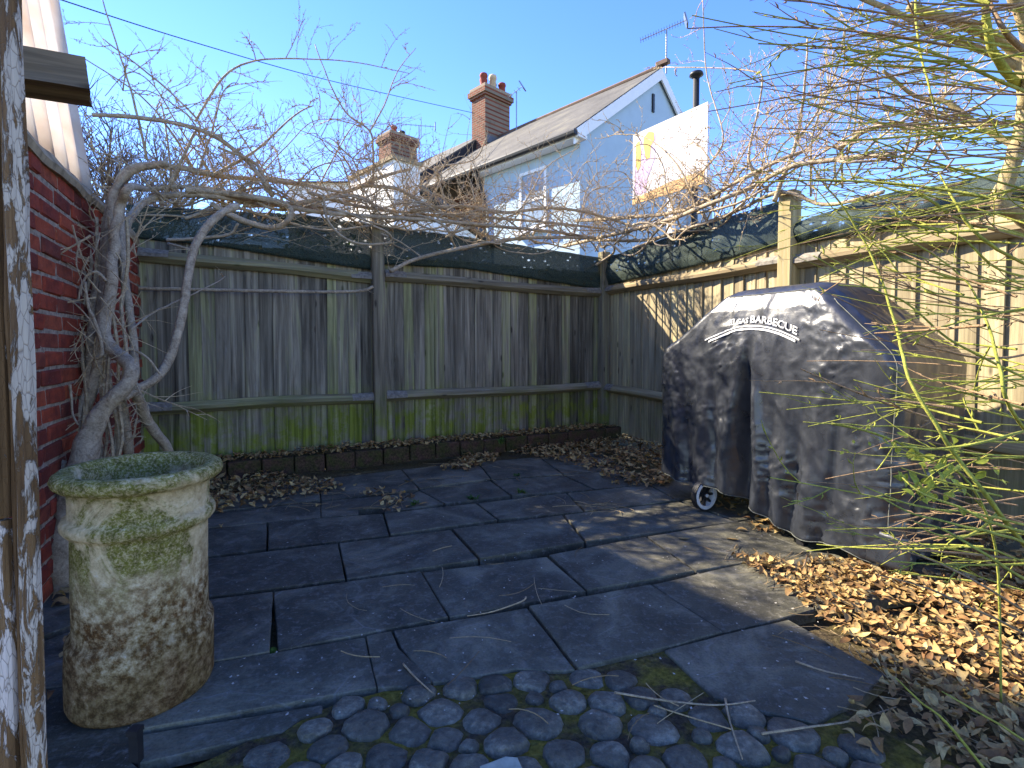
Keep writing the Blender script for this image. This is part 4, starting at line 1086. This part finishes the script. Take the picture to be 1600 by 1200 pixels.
scatter_strip(900, lambda: yd(rnd(-4.1, -.05), rnd(.08, .28), .125+rnd(.008, .03)))
scatter_strip(160, lambda: yd(rnd(-.5, -.03), rnd(.3, 1.8), .01+rnd(.0, .03)))
m = MB(); m.box(yd(-2.1, .125, .055), U*2.05, V*.075, Z*.07); struct(m.build('planting_strip', M['soil']))
o = litter.build('leaf_litter', M['leaf'], None, True); tag(o, 'drifts of dead tan and brown leaves on the paving', 'leaves', None, 'stuff')
# pale flakes of debris
fl_ = MB()
for k in range(260):
    p = gnd(rnd(300, 1350), rnd(740, 1120)); a = rnd(0, 6.28); r = rnd(.0025, .007)
    fl_.add([(p.x+r*math.cos(a+q*1.57)*(1 if q % 2 else .6), p.y+r*math.sin(a+q*1.57)*(1 if q % 2 else .6), .004+.001*(q % 2)) for q in range(4)], [(0, 1, 2, 3)])
tag(fl_.build('debris_flakes', plain('pale_flake', (.42, .39, .33), .8, .4, 200)), 'tiny pale flakes of debris sprinkled over the paving', 'debris', None, 'stuff')
# stalks
stalk = MB()
def stalks(poly, n, L=(.06, .22)):
    P = [gnd(u, v) for u, v in poly]; xs = [p.x for p in P]; ys = [p.y for p in P]; k = 0
    while k < n:
        p = Vector((rnd(min(xs), max(xs)), rnd(min(ys), max(ys)), 0))
        if not inside(p, P): continue
        k += 1; a = rnd(0, 6.28); cv = rnd(-1.6, 1.6); l = rnd(*L); pts = []; q = p+Z*rnd(.004, .015)
        for j in range(6):
            pts.append(q.copy()); a += cv/5*rnd(.3, 1.2); q = q+Vector((math.cos(a), math.sin(a), rnd(-.04, .04)))*l/5; q.z = max(q.z, .003)
        stalk.tube(pts, rnd(.0009, .0019), 4, False)
stalks([(1100,860),(1200,870),(1300,900),(1290,950),(1180,890)], 60); stalks([(900,790),(990,785),(960,800),(910,802)], 22, (.08, .18)); stalks([(440,770),(700,740),(660,800),(450,800)], 40, (.08, .25))
stalks([(1260,950),(1600,1080),(1600,1200),(1300,1120)], 45); stalks([(330,850),(900,800),(1000,1000),(500,1060)], 14); stalks([(640,1070),(1000,1060),(1200,1130),(700,1150)], 7); stalks([(650,720),(1000,710),(1000,780),(700,790)], 30)
o = stalk.build('dry_stalks', M['straw'], None, True); tag(o, 'thin dry curled leaf stalks scattered over the paving', 'stalks', None, 'stuff')
LEAFL = ['dry leaf on the sunlit slab near the barbecue leg, nearest the shadow', 'single dry leaf on the slab just in front of the barbecue wheel', 'curled dry leaf under the middle of the barbecue hem', 'single dry leaf on the paving by the edging left of the middle post', 'dry leaf on the broken slab beside the pale stone', 'dry leaf near the edging straight below the middle post', 'dry leaf on the paving between broken slab and edging', 'dry leaf lying at the edging behind the left leaf drift', 'curled dry leaf on the corner of the big front slab', 'dry leaf beside the grassy weed tuft', 'dry leaf at the upper end of the sunlit leaf drift', 'dry leaf just outside the leaf drift in the far corner', 'dry leaf on the slab right beside the chimney pot', 'dry leaf at the right tip of the left leaf drift']
for k, (u, v) in enumerate([(1135,842),(1060,842),(1150,828),(555,742),(600,795),(605,720),(632,752),(470,722),(1290,1000),(640,790),(1268,888),(975,752),(345,822),(497,790)]):
    m = MB(); p = gnd(u, v); L = rnd(.045, .065); a = rnd(0, 6.28); leaf(m, Vector((0, 0, 0)), Vector((math.cos(a), math.sin(a), .12)), Z+Vector((rnd(-.4, .4), rnd(-.4, .4), 0)), L, L*.5, rnd(-.5, .8))
    mz = min(v_[2] for v_ in m.v); m.v = [(x, y, z-mz) for x, y, z in m.v]
    tag(put('dead_leaf', m.mesh('leaf', True), M['leaf'], None, Matrix.Translation((p.x, p.y, .002))), LEAFL[k], 'leaf', 'stray dead leaves on the paving')
for nm, (u, v), lb in (('twig', (1175, 905), 'stub of brown twig standing up from the sunlit slab'),):
    m = MB(); P = [gnd(1252, 902), gnd(1256, 895)+Z*.03, gnd(1262, 880)+Z*.045]; m.tube(P, .004, 6); tag(m.build(nm, M['redstem'], None, True), lb, 'twig')
for k, (pts, lb) in enumerate([([(822,935),(815,942),(770,958),(730,965)], 'thin curved twig lying across a slab joint in mid patio'), ([(790,1030),(812,1050),(846,1092)][0:0] or [(630,1040),(650,1062),(675,1085)], 'short twig lying from a slab onto the cobbles'),
                         ([(960,1085),(1040,1098),(1120,1105),(1180,1098)], 'long thin twig lying over the cobbles near the mossy patch'), ([(1133,1095),(1140,1130),(1160,1190)], 'dark twig lying towards the bottom edge of the cobbles'),
                         ([(1190,1150),(1260,1140),(1330,1130),(1400,1108)], 'pale forked twig beside the big front slab'), ([(1243,1036),(1290,1052),(1350,1064)], 'grey twig lying on the big front slab')]):
    m = MB(); P = smooth_path([gnd(u, v)+Z*.006 for u, v in pts], 4); m.tube(P, [.0035-.002*i/len(P) for i in range(len(P))], 5); tag(m.build('fallen_twig', M['twig'], None, True), lb, 'twig')
for k, (u, v, n, L, lb) in enumerate([(650,788,26,.06,'grassy weed tuft growing beside the broken slab'), (740,779,16,.05,'small weed in the joint right of the broken slab'), (808,743,14,.04,'small round leaved weed near the back of the paving'),
                         (815,769,16,.045,'small green weed in the middle paving joint'), (783,690,22,.09,'grass tuft growing on top of the brick edging')]):
    m = MB(); p = gnd(u, v, .12) if v == 690 else gnd(u, v)
    for q in range(n):
        a = rnd(0, 6.28); e = rnd(.2, 1.1); d = Vector((math.cos(a)*math.cos(e), math.sin(a)*math.cos(e), math.sin(e)))
        leaf(m, Vector((rnd(-.02, .02), rnd(-.02, .02), -.004)), d, Z+Vector((.01, 0, 0)), L*rnd(.5, 1.1), L*(.12 if 'grass' in lb else .35), .6)
    tag(put('weed', m.mesh('weed', True), M['weed'], None, Matrix.Translation(p)), lb, 'weed')
m = MB(); p = gnd(425, 1008); m.lathe([(.0, -.03), (.016, -.03), (.02, -.012), (.014, -.002), (.0, .002)], (0, 0, 0), 14); tag(put('moss_clump', m.mesh('moss', True), plain('moss', (.08, .12, .02), .95, .5, 80, .1, 0, .8), None, Matrix.Translation((p.x, p.y, -.012))), 'small round moss clump in the gap between slabs', 'moss')

# ------------------------------------------------------------------ houses beyond the fence
H1 = Vector((-.696, .718, 0)).normalized(); H2 = Vector((H1.y, -H1.x, 0))      # H1 along the street front, H2 along the gable
HP = Vector((1.437, 11.0, 0))
def hp(a, b, z): return HP + H1*a + H2*b + Z*z
EV, RG, WD_ = 5.58, 7.86, 6.23
hs = thing('white_house', 'white rendered house with grey slate gable roof beyond the fence', 'house', hp(3, 3, 0))
m = MB(); m.add([hp(0,0,0), hp(3.1,0,0), hp(3.1,0,EV), hp(0,0,EV), hp(0,WD_,0), hp(0,WD_,EV), hp(0,WD_/2,RG-.12), hp(3.1,WD_,0), hp(3.1,WD_,EV), hp(3.1,WD_/2,RG-.12)],
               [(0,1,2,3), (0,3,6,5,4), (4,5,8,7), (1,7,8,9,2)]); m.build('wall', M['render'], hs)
ov = .07; sl_ = (RG-EV)/(WD_/2)
def slope(a0, a1, sgn, th=.09, name='roof', over=.30, par=None, mat=None, base=hp, ev=EV, rg=RG, wd=WD_):
    m = MB(); s_ = (rg-ev)/(wd/2)
    q = (lambda a, t_, dz: base(a, t_ if sgn > 0 else wd-t_, ev+s_*t_+dz))
    m.add([q(a0, -over, 0), q(a1, -over, 0), q(a1, wd/2, 0), q(a0, wd/2, 0), q(a0, -over, th), q(a1, -over, th), q(a1, wd/2, th), q(a0, wd/2, th)],
          [(0,1,2,3), (4,7,6,5), (0,4,5,1), (1,5,6,2), (2,6,7,3), (3,7,4,0)])
    return m.build(name, mat or M['slateroof'], par or hs)
rf = slope(-ov, 6.4, 1); slope(-ov, 6.4, -1)
m = MB(); m.tube([hp(-ov-.02, WD_/2, RG+.11), hp(6.4, WD_/2, RG+.09)], .06, 8); m.build('ridge_tiles', M['ridge'], rf)
m = MB(); m.box(hp(-ov-.05, WD_/2, RG+.17), H1*.16, H2*.08, Z*.05); m.build('ridge_end', M['ridge'], rf)
for sgn in (1, -1):
    m = MB(); q = lambda t_, dz, a: hp(a, t_ if sgn > 0 else WD_-t_, EV+sl_*t_+dz)
    m.add([q(-.3, -.22, -ov-.03), q(WD_/2, -.22, -ov-.03), q(WD_/2, .06, -ov-.03), q(-.3, .06, -ov-.03), q(-.3, -.22, -ov+.01), q(WD_/2, -.22, -ov+.01), q(WD_/2, .06, -ov+.01), q(-.3, .06, -ov+.01)],
          [(0,1,2,3), (4,7,6,5), (0,4,5,1), (1,5,6,2), (2,6,7,3), (3,7,4,0)]); m.build('bargeboard', M['trim'], hs)
    m = MB(); m.tube([hp(-ov-.1, -.36 if sgn > 0 else WD_+.36, EV-.22), hp(6.3 if sgn < 0 else 5.0, -.36 if sgn > 0 else WD_+.36, EV-.22)], .065, 8); m.build('gutter', M['gutter'], hs)
m = MB(); m.box(hp(1.5, -.16, EV-.27), H1*1.7, H2*.14, Z*.04); m.build('soffit', M['trim'], hs)
m = MB(); m.box(hp(-.01, 2.85, 7.0), H1*.03, H2*.04, Z*.22); m.build('wall_bracket', M['black'], hs)
def window(par, o, ax, out, w_, h_, z):
    # o: centre on the wall plane at floor level
    m = MB(); c = o+Z*z; t_ = .07
    for s_ in (-1, 1): m.box(c+ax*s_*(w_/2-t_/2), ax*t_/2, out*.05, Z*h_/2)
    for s_ in (-1, 1): m.box(c+Z*s_*(h_/2-t_/2), ax*(w_/2-t_), out*.045, Z*t_/2)
    m.box(c, ax*(w_/2-t_), out*.035, Z*.03)
    f = m.build('window', M['trim'], par)
    m = MB(); m.box(c+out*.012, ax*(w_/2-t_), out*.004, Z*(h_/2-t_)); m.build('pane', M['glass'], f)
    m = MB(); m.box(c-Z*(h_/2+.05)+out*.06, ax*(w_/2+.08), out*.09, Z*.045); m.build('sill', M['trim'], f)
window(hs, hp(1.35, 0, 0), H1, -H2, .85, 1.35, 4.35); window(hs, hp(1.35, 0, 0), H1, -H2, .85, 1.35, 1.6)
m = MB(); m.tube([hp(3.0, -.34, EV-.25), hp(3.0, -.2, EV-.55), hp(3.0, -.07, EV-.8), hp(3.0, -.07, 0)], .045, 8); m.build('downpipe', M['gutter'], hs)
# recessed brick part of the same terrace
m = MB(); c = hp(4.75, WD_/2+.6, EV/2); 
me = MB(); me.box((0, 0, 0), (1.62, 0, 0), (0, EV/2+.05, 0), (0, 0, WD_/2-.9)); o = put('brick_wall_section', me.mesh('w'), M['farbrick'], hs, frame(H1, Z, H1.cross(Z), c))
# the next house along, its roof stepping forward, with the large chimney
h2 = thing('terraced_house', 'terraced house with slate roof and dark verge left of the white house', 'house', hp(9, 2, 0))
m = MB(); m.box(hp(9.1, WD_/2+.25, EV/2), H1*2.6, H2*(WD_/2-.2), Z*EV/2); m.build('wall', M['cream'], h2)
h2p = lambda a, b, z: hp(a, b, z)
slope(6.42, 12, 1, .10, 'roof', .25, h2, M['slateroof'], lambda a, b, z: hp(a, b, z+.33)); slope(6.42, 12, -1, .10, 'roof', .25, h2, M['slateroof'], lambda a, b, z: hp(a, b, z+.33))
m = MB(); q = lambda t_, dz, a: hp(a, t_, EV+sl_*t_+dz)
m.add([q(-.2, .05, 6.36), q(WD_/2, .05, 6.36), q(WD_/2, .40, 6.36), q(-.2, .40, 6.36), q(-.2, .05, 6.41), q(WD_/2, .05, 6.41), q(WD_/2, .40, 6.41), q(-.2, .40, 6.41)], [(0,1,2,3),(4,7,6,5),(0,4,5,1),(1,5,6,2),(2,6,7,3),(3,7,4,0)]); m.build('verge', M['gutter'], h2)
def chimney(label, c, w1, w2, z0, z1, pots, ax=H1, ay=H2):
    t = thing('chimney_stack', label, 'chimney', Vector((c.x, c.y, z0)))
    def stk(a, b, za, zb, mat=M['farbrick'], nm='stack'):
        me = MB(); me.box((0, 0, 0), (a, 0, 0), (0, (zb-za)/2, 0), (0, 0, b))
        for i, v in enumerate(me.v): pass
        return put(nm, me.mesh(nm), mat, t, frame(ax, Z, ax.cross(Z), Vector((c.x, c.y, (za+zb)/2))))
    stk(w1, w2, z0, z1-.36); stk(w1+.05, w2+.05, z1-.36, z1-.28, nm='brick_course'); stk(w1+.10, w2+.10, z1-.28, z1-.12, nm='brick_course'); stk(w1+.05, w2+.05, z1-.12, z1, M['mortar'], 'flaunching')
    for (px, py, h, mat) in pots:
        m = MB(); m.lathe([(.13, 0), (.12, h*.2), (.105, h*.7), (.13, h*.75), (.135, h*.9), (.115, h), (.08, h), (.08, h*.3)], c+ax*px+ay*py+Z*(z1-c.z), 16); m.build('pot', M[mat], t, True)
    return t
cp = hp(6.25, WD_/2-.05, 0)
c1 = chimney('tall brick chimney stack with five clay pots on the terrace ridge', cp, .34, .55, 6.9, 9.5, [(-.12, -.42, .42, 'clay'), (.14, -.2, .44, 'clay'), (-.1, .0, .52, 'clay2'), (.12, .2, .42, 'clay'), (-.1, .42, .40, 'clay')])
m = MB(); m.box(cp+Z*7.75+H2*.1, H1*.37, H2*.6, Z*.12); m.build('flashing', M['lead'], c1)
cq = dep(622, 240, 21.0); cq.z = 0
hb = thing('far_house', 'distant house roof below the further chimney', 'house', cq)
m = MB(); m.box(cq+Z*3.2+H1*2, H1*3.2, H2*1.6, Z*3.2); m.build('wall', M['cream'], hb)
m = MB(); q = lambda a, b, z: cq+H1*a+H2*b+Z*z
m.add([q(-1.4,-1.9,6.3), q(5.4,-1.9,6.3), q(5.4,0,7.6), q(-1.4,0,7.6), q(-1.4,1.9,6.3), q(5.4,1.9,6.3)], [(0,1,2,3),(3,2,5,4),(0,3,4),(1,5,2),(0,4,5,1)]); m.build('roof', M['slateroof2'], hb)
chimney('smaller weathered brick chimney stack left of the middle distance roofs', cq, .45, .6, 6.8, 9.35, [(-.2, -.3, .3, 'clay'), (.1, .25, .35, 'gutter')])
# white parapet extension with dark slate roof, nearer
ex = thing('white_extension', 'low white walled extension with dark sloping slate roof behind the fence', 'extension', dep(650, 400, 9.0)); ex.location.z = 0
e0 = dep(655, 262, 9.0); X0 = Vector((e0.x, e0.y, 0))
qe = lambda a, b, z: X0+H2*a-H1*b*-1+Z*z
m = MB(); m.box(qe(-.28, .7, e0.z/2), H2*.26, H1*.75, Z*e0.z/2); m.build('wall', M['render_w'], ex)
m = MB(); m.box(qe(-.28, .7, e0.z+.03), H2*.30, H1*.79, Z*.03); m.build('coping', M['cement'], ex)
m = MB(); m.add([qe(0,.0,e0.z-.25), qe(1.9,.0,e0.z-1.02), qe(1.9,3.6,e0.z-1.02), qe(0,3.6,e0.z-.25), qe(0,.0,e0.z-.33), qe(1.9,.0,e0.z-1.1), qe(1.9,3.6,e0.z-1.1), qe(0,3.6,e0.z-.33)], [(3,2,1,0),(4,5,6,7),(0,1,5,4),(1,2,6,5),(2,3,7,6),(3,0,4,7)]); m.build('roof', M['slateroof2'], ex)
m = MB(); m.add([qe(0,.15,0), qe(1.8,.15,0), qe(1.8,.15,e0.z-1.12), qe(0,.15,e0.z-.36), qe(0,3.5,0), qe(1.8,3.5,0), qe(1.8,3.5,e0.z-1.12), qe(0,3.5,e0.z-.36)], [(0,1,2,3),(4,7,6,5),(1,5,6,2),(0,3,7,4)]); m.build('wall', M['render_w'], ex)
# bungalow far left of centre
bu = thing('bungalow', 'distant low white building with dark roof above the left fence', 'building', dep(500, 300, 17)); bu.location.z = 0
p0 = dep(450, 286, 17); p1 = dep(580, 292, 17); p1.z = p0.z
dx = (p1-p0).normalized(); dy = Vector((-dx.y, dx.x, 0)); mid = (p0+p1)/2
m = MB(); m.box(Vector((mid.x, mid.y, 0))+dy*1.5+Z*(p0.z/2), dx*((p1-p0).length/2), dy*1.5, Z*p0.z/2); m.build('wall', M['render_w'], bu)
m = MB(); m.add([p0-dx*.2-dy*.2, p1+dx*.2-dy*.2, p1+dx*.2+dy*1.5+Z*.5, p0+dx*.3+dy*1.5+Z*.5, p1+dx*.2+dy*3.2, p0-dx*.2+dy*3.2], [(0,1,2,3),(3,2,4,5),(0,3,5),(1,4,2),(0,5,4,1)]); m.build('roof', M['slateroof2'], bu)
# neighbour's unseen building, inferred from its shade; outline shaped to set the shade edge
nb_ = thing('neighbour_building', 'tall brick neighbour building left of the yard, out of view, its sloping roof shaped for the shade', 'building', (-7.6, 5.6, 0))
PD = Vector((.909, -.416, 0)); QD = Vector((.416, .909, 0))
def nq(q, p, z): return PD*p + QD*q + Z*z
tops = [(1.5, 7.8), (1.92, 7.06), (2.1, 6.64), (2.66, 5.92), (3.25, 5.25)]
m = MB(); n_ = len(tops); vs = []
for p in (-9.0, -10.6):
    for (q, h) in tops: vs.append(nq(q, p, h))
    for (q, h) in tops: vs.append(nq(q, p, 0))
o2 = 2*n_
fs = [(i, i+1, n_+i+1, n_+i) for i in range(n_-1)]+[(o2+i, o2+n_+i, o2+n_+i+1, o2+i+1) for i in range(n_-1)]+[(0, n_, o2+n_, o2), (n_-1, o2+n_-1, o2+2*n_-1, 2*n_-1)]
m.add(vs, fs); m.build('wall', M['farbrick'], nb_)
m = MB(); vs = []
for p in (-8.95, -10.65):
    for (q, h) in tops: vs += [nq(q, p, h+.002), nq(q, p, h+.06)]
k2 = 2*n_
fs = [(2*i+1, 2*i+3, k2+2*i+3, k2+2*i+1) for i in range(n_-1)]+[(2*i, k2+2*i, k2+2*i+2, 2*i+2) for i in range(n_-1)]+[(2*i, 2*i+2, 2*i+3, 2*i+1) for i in range(n_-1)]+[(k2+2*i, k2+2*i+1, k2+2*i+3, k2+2*i+2) for i in range(n_-1)]
m.add(vs, fs); m.build('roof', M['slateroof2'], nb_)

# ------------------------------------------------------------------ sale board, flue, aerials, cable
b0 = dep(990, 213, 5.9); b1 = dep(1107, 157, 5.1); b2 = dep(1096, 283, 5.1); b3 = dep(982, 322, 5.9)
top = (b0.z+b1.z)/2; bot = (b2.z+b3.z)/2; A0 = Vector((b0.x, b0.y, 0)); A1 = Vector((b1.x, b1.y, 0)); bx = (A1-A0).normalized(); BW = (A1-A0).length; bo = Vector((bx.y, -bx.x, 0))
if bo.dot(CAM-A0) < 0: bo = -bo
sb = thing('sale_board', 'white sale board with faded lilac and yellow print on a post', 'sign', A0+bx*BW*.5)
ctr = A0+bx*BW/2
m = MB(); m.box(ctr+Z*(top+bot)/2, bx*BW/2, bo*.008, Z*(top-bot)/2); bdm = m.build('panel', M['boardwhite'], sb)
def decal(pts, mat, off=.011):
    m = MB(); m.add([A0+bx*BW*x+Z*(bot+(top-bot)*y)+bo*off for x, y in pts], [tuple(range(len(pts)))]); m.build('print', M[mat], bdm)
decal([(.03,.12),(.03,.86),(.10,.90),(.33,.88),(.33,.55),(.22,.3),(.2,.12)], 'boardpurple')
decal([(.05,.55),(.05,.85),(.10,.88),(.13,.72),(.12,.50),(.08,.45)], 'boardyellow', .013)
decal([(.20,.58),(.16,.80),(.17,.90),(.24,.95),(.31,.91),(.32,.80),(.27,.74),(.26,.58)], 'boardyellow', .013)
decal([(.0,.0),(.97,.0),(.97,.17),(.5,.15),(.0,.07)], 'boardorange', .012)
m = MB(); m.box(ctr+Z*bot/2-bo*.04+bx*.02, bx*.035, bo*.028, Z*(bot/2+.3)); m.build('post', M['trim'], sb)
p = dep(1088, 120, 14.2); base = Vector((p.x, p.y, 0))
fl = thing('flue_pipe', 'black metal flue pipe with cowl beside the white house gable', 'flue', base)
z0 = 5.6; zt = p.z
m = MB(); m.tube([base+Z*0, base+Z*zt], .085, 12); m.build('pipe', M['black'], fl, True)
m = MB(); m.lathe([(.0, zt+.16), (.17, zt+.10), (.19, zt+.03), (.12, zt+.0), (.09, zt-.05)], base, 14); m.build('cowl', M['black'], fl, True)
def aerial(label, base, mast, boom, L, n, el=.02, rm=.02):
    t = thing('tv_aerial', label, 'aerial', base)
    m = MB(); m.tube([base-Z*.25, base+Z*mast], rm, 6); m.build('mast', M['alu'], t)
    c = base+Z*mast; boom = boom.normalized(); m = MB(); m.tube([c-boom*L*.58, c+boom*L*.42], rm*.6, 6); m.build('boom', M['alu'], t)
    s_ = boom.cross(Z).normalized(); up = s_.cross(boom)
    m = MB()
    for i in range(n):
        q = c-boom*L*.58+boom*L*(i/(n-1)); m.tube([q-s_*.09-up*.02, q+s_*.09+up*.02], rm*.35, 4)
    m.build('elements', M['alu'], t)
    m = MB(); q = c+boom*L*.42; m.box(q, boom*.02, s_*.13, up*.14); m.build('reflector', M['alu'], t)
ab = dep(1041, 99, 13.2); tp = dep(1042, 45, 13.2)
ba = dep(1003, 59, 13.3); bb_ = dep(1071, 29, 13.0)
aerial('long television aerial on the white house gable peak', ab, tp.z-ab.z, bb_-ba, (bb_-ba).length*1.05, 18)
a2 = dep(807, 195, 16.6); aerial('small television aerial beside the tall chimney', a2, dep(812, 142, 16.6).z-a2.z, Vector((.8, -.3, .5)), .55, 5, rm=.018)
a3 = dep(655, 245, 20.6); aerial('spindly television aerial beside the smaller chimney', a3, dep(655, 196, 20.6).z-a3.z, Vector((1, .2, 0)), 1.5, 9, rm=.022)
m = MB(); P = [dep(60, -12, 7.0), dep(300, 65, 9.5), dep(520, 127, 13), dep(742, 177, 17.3)]; m.tube(smooth_path(P, 8), .009, 5); tag(m.build('overhead_cable', M['wire'], None, True), 'thin overhead cable crossing the sky to the tall chimney', 'cable')

# ------------------------------------------------------------------ bare tree and hedge beyond the left fence
random.seed(61)
bt = thing('bare_tree', 'fine twigged leafless tree beyond the left end of the fence', 'tree', dep(225, 400, 9.5)); bt.location.z = -.05
base = Vector(bt.location); trunk = MB(); crown = MB()
P = [base, base+Vector((.05, 0, 1.2)), base+Vector((-.05, .1, 2.4)), base+Vector((.05, 0, 3.5))]
trunk.tube(smooth_path(P, 3), .09, 8); trunk.build('trunk', M['farbark'], bt, True)
def grow(p, d, L, r, lev):
    n = 5; pts = [p]; dd = d.normalized()
    for i in range(n):
        dd = (dd+Vector((rnd(-1, 1), rnd(-1, 1), rnd(-.7, 1)))*.16).normalized(); pts.append(pts[-1]+dd*L/n)
    crown.tube(pts, [r*(1-.5*i/n) for i in range(n+1)], 4 if lev < 3 else 3, False)
    if lev == 0: return
    for i in range(1, n+1):
        for q in range(2 if lev < 3 else 1):
            if random.random() < .85:
                o = Vector((rnd(-1, 1), rnd(-1, 1), rnd(-.4, .9))); grow(pts[i], dd*.7+o*.8, L*rnd(.5, .72), r*.5, lev-1)
for k in range(9):
    a = k*2.4; grow(P[2].lerp(P[3], rnd(0, 1)), Vector((math.cos(a), math.sin(a), rnd(.3, 1.2))), rnd(1.1, 1.6), .04, 3)
stuff(crown.build('crown', M['farbark'], bt))
hd = thing('evergreen_bush', 'green leafy bush showing through behind the back fence', 'bush', yd(-2.9, -.9, 0)); m = MB(); st_ = MB()
for k in range(2600):
    a = rnd(-4.2, .2); b = rnd(-1.5, -.6); hgt = 2.0+.35*noise.noise(Vector((a*1.3, b, 2)))+(.28 if -3.3 < a < -2.5 else -.12)
    z = hgt*math.sqrt(rnd(.15, 1)); leaf(m, yd(a, b, z), Vector((rnd(-1, 1), rnd(-1, 1), rnd(-.6, .8))), Z, rnd(.05, .10), rnd(.03, .05), .3)
stuff(m.build('foliage', M['hedge'], hd, True))
for k in range(12):
    a = -4+k*.36; st_.tube([yd(a, -1.05, -.05), yd(a+rnd(-.1, .1), -1.0, .8), yd(a+rnd(-.2, .2), -1.0, 1.7)], .015, 6)
st_.build('stems', M['farbark'], hd, True)
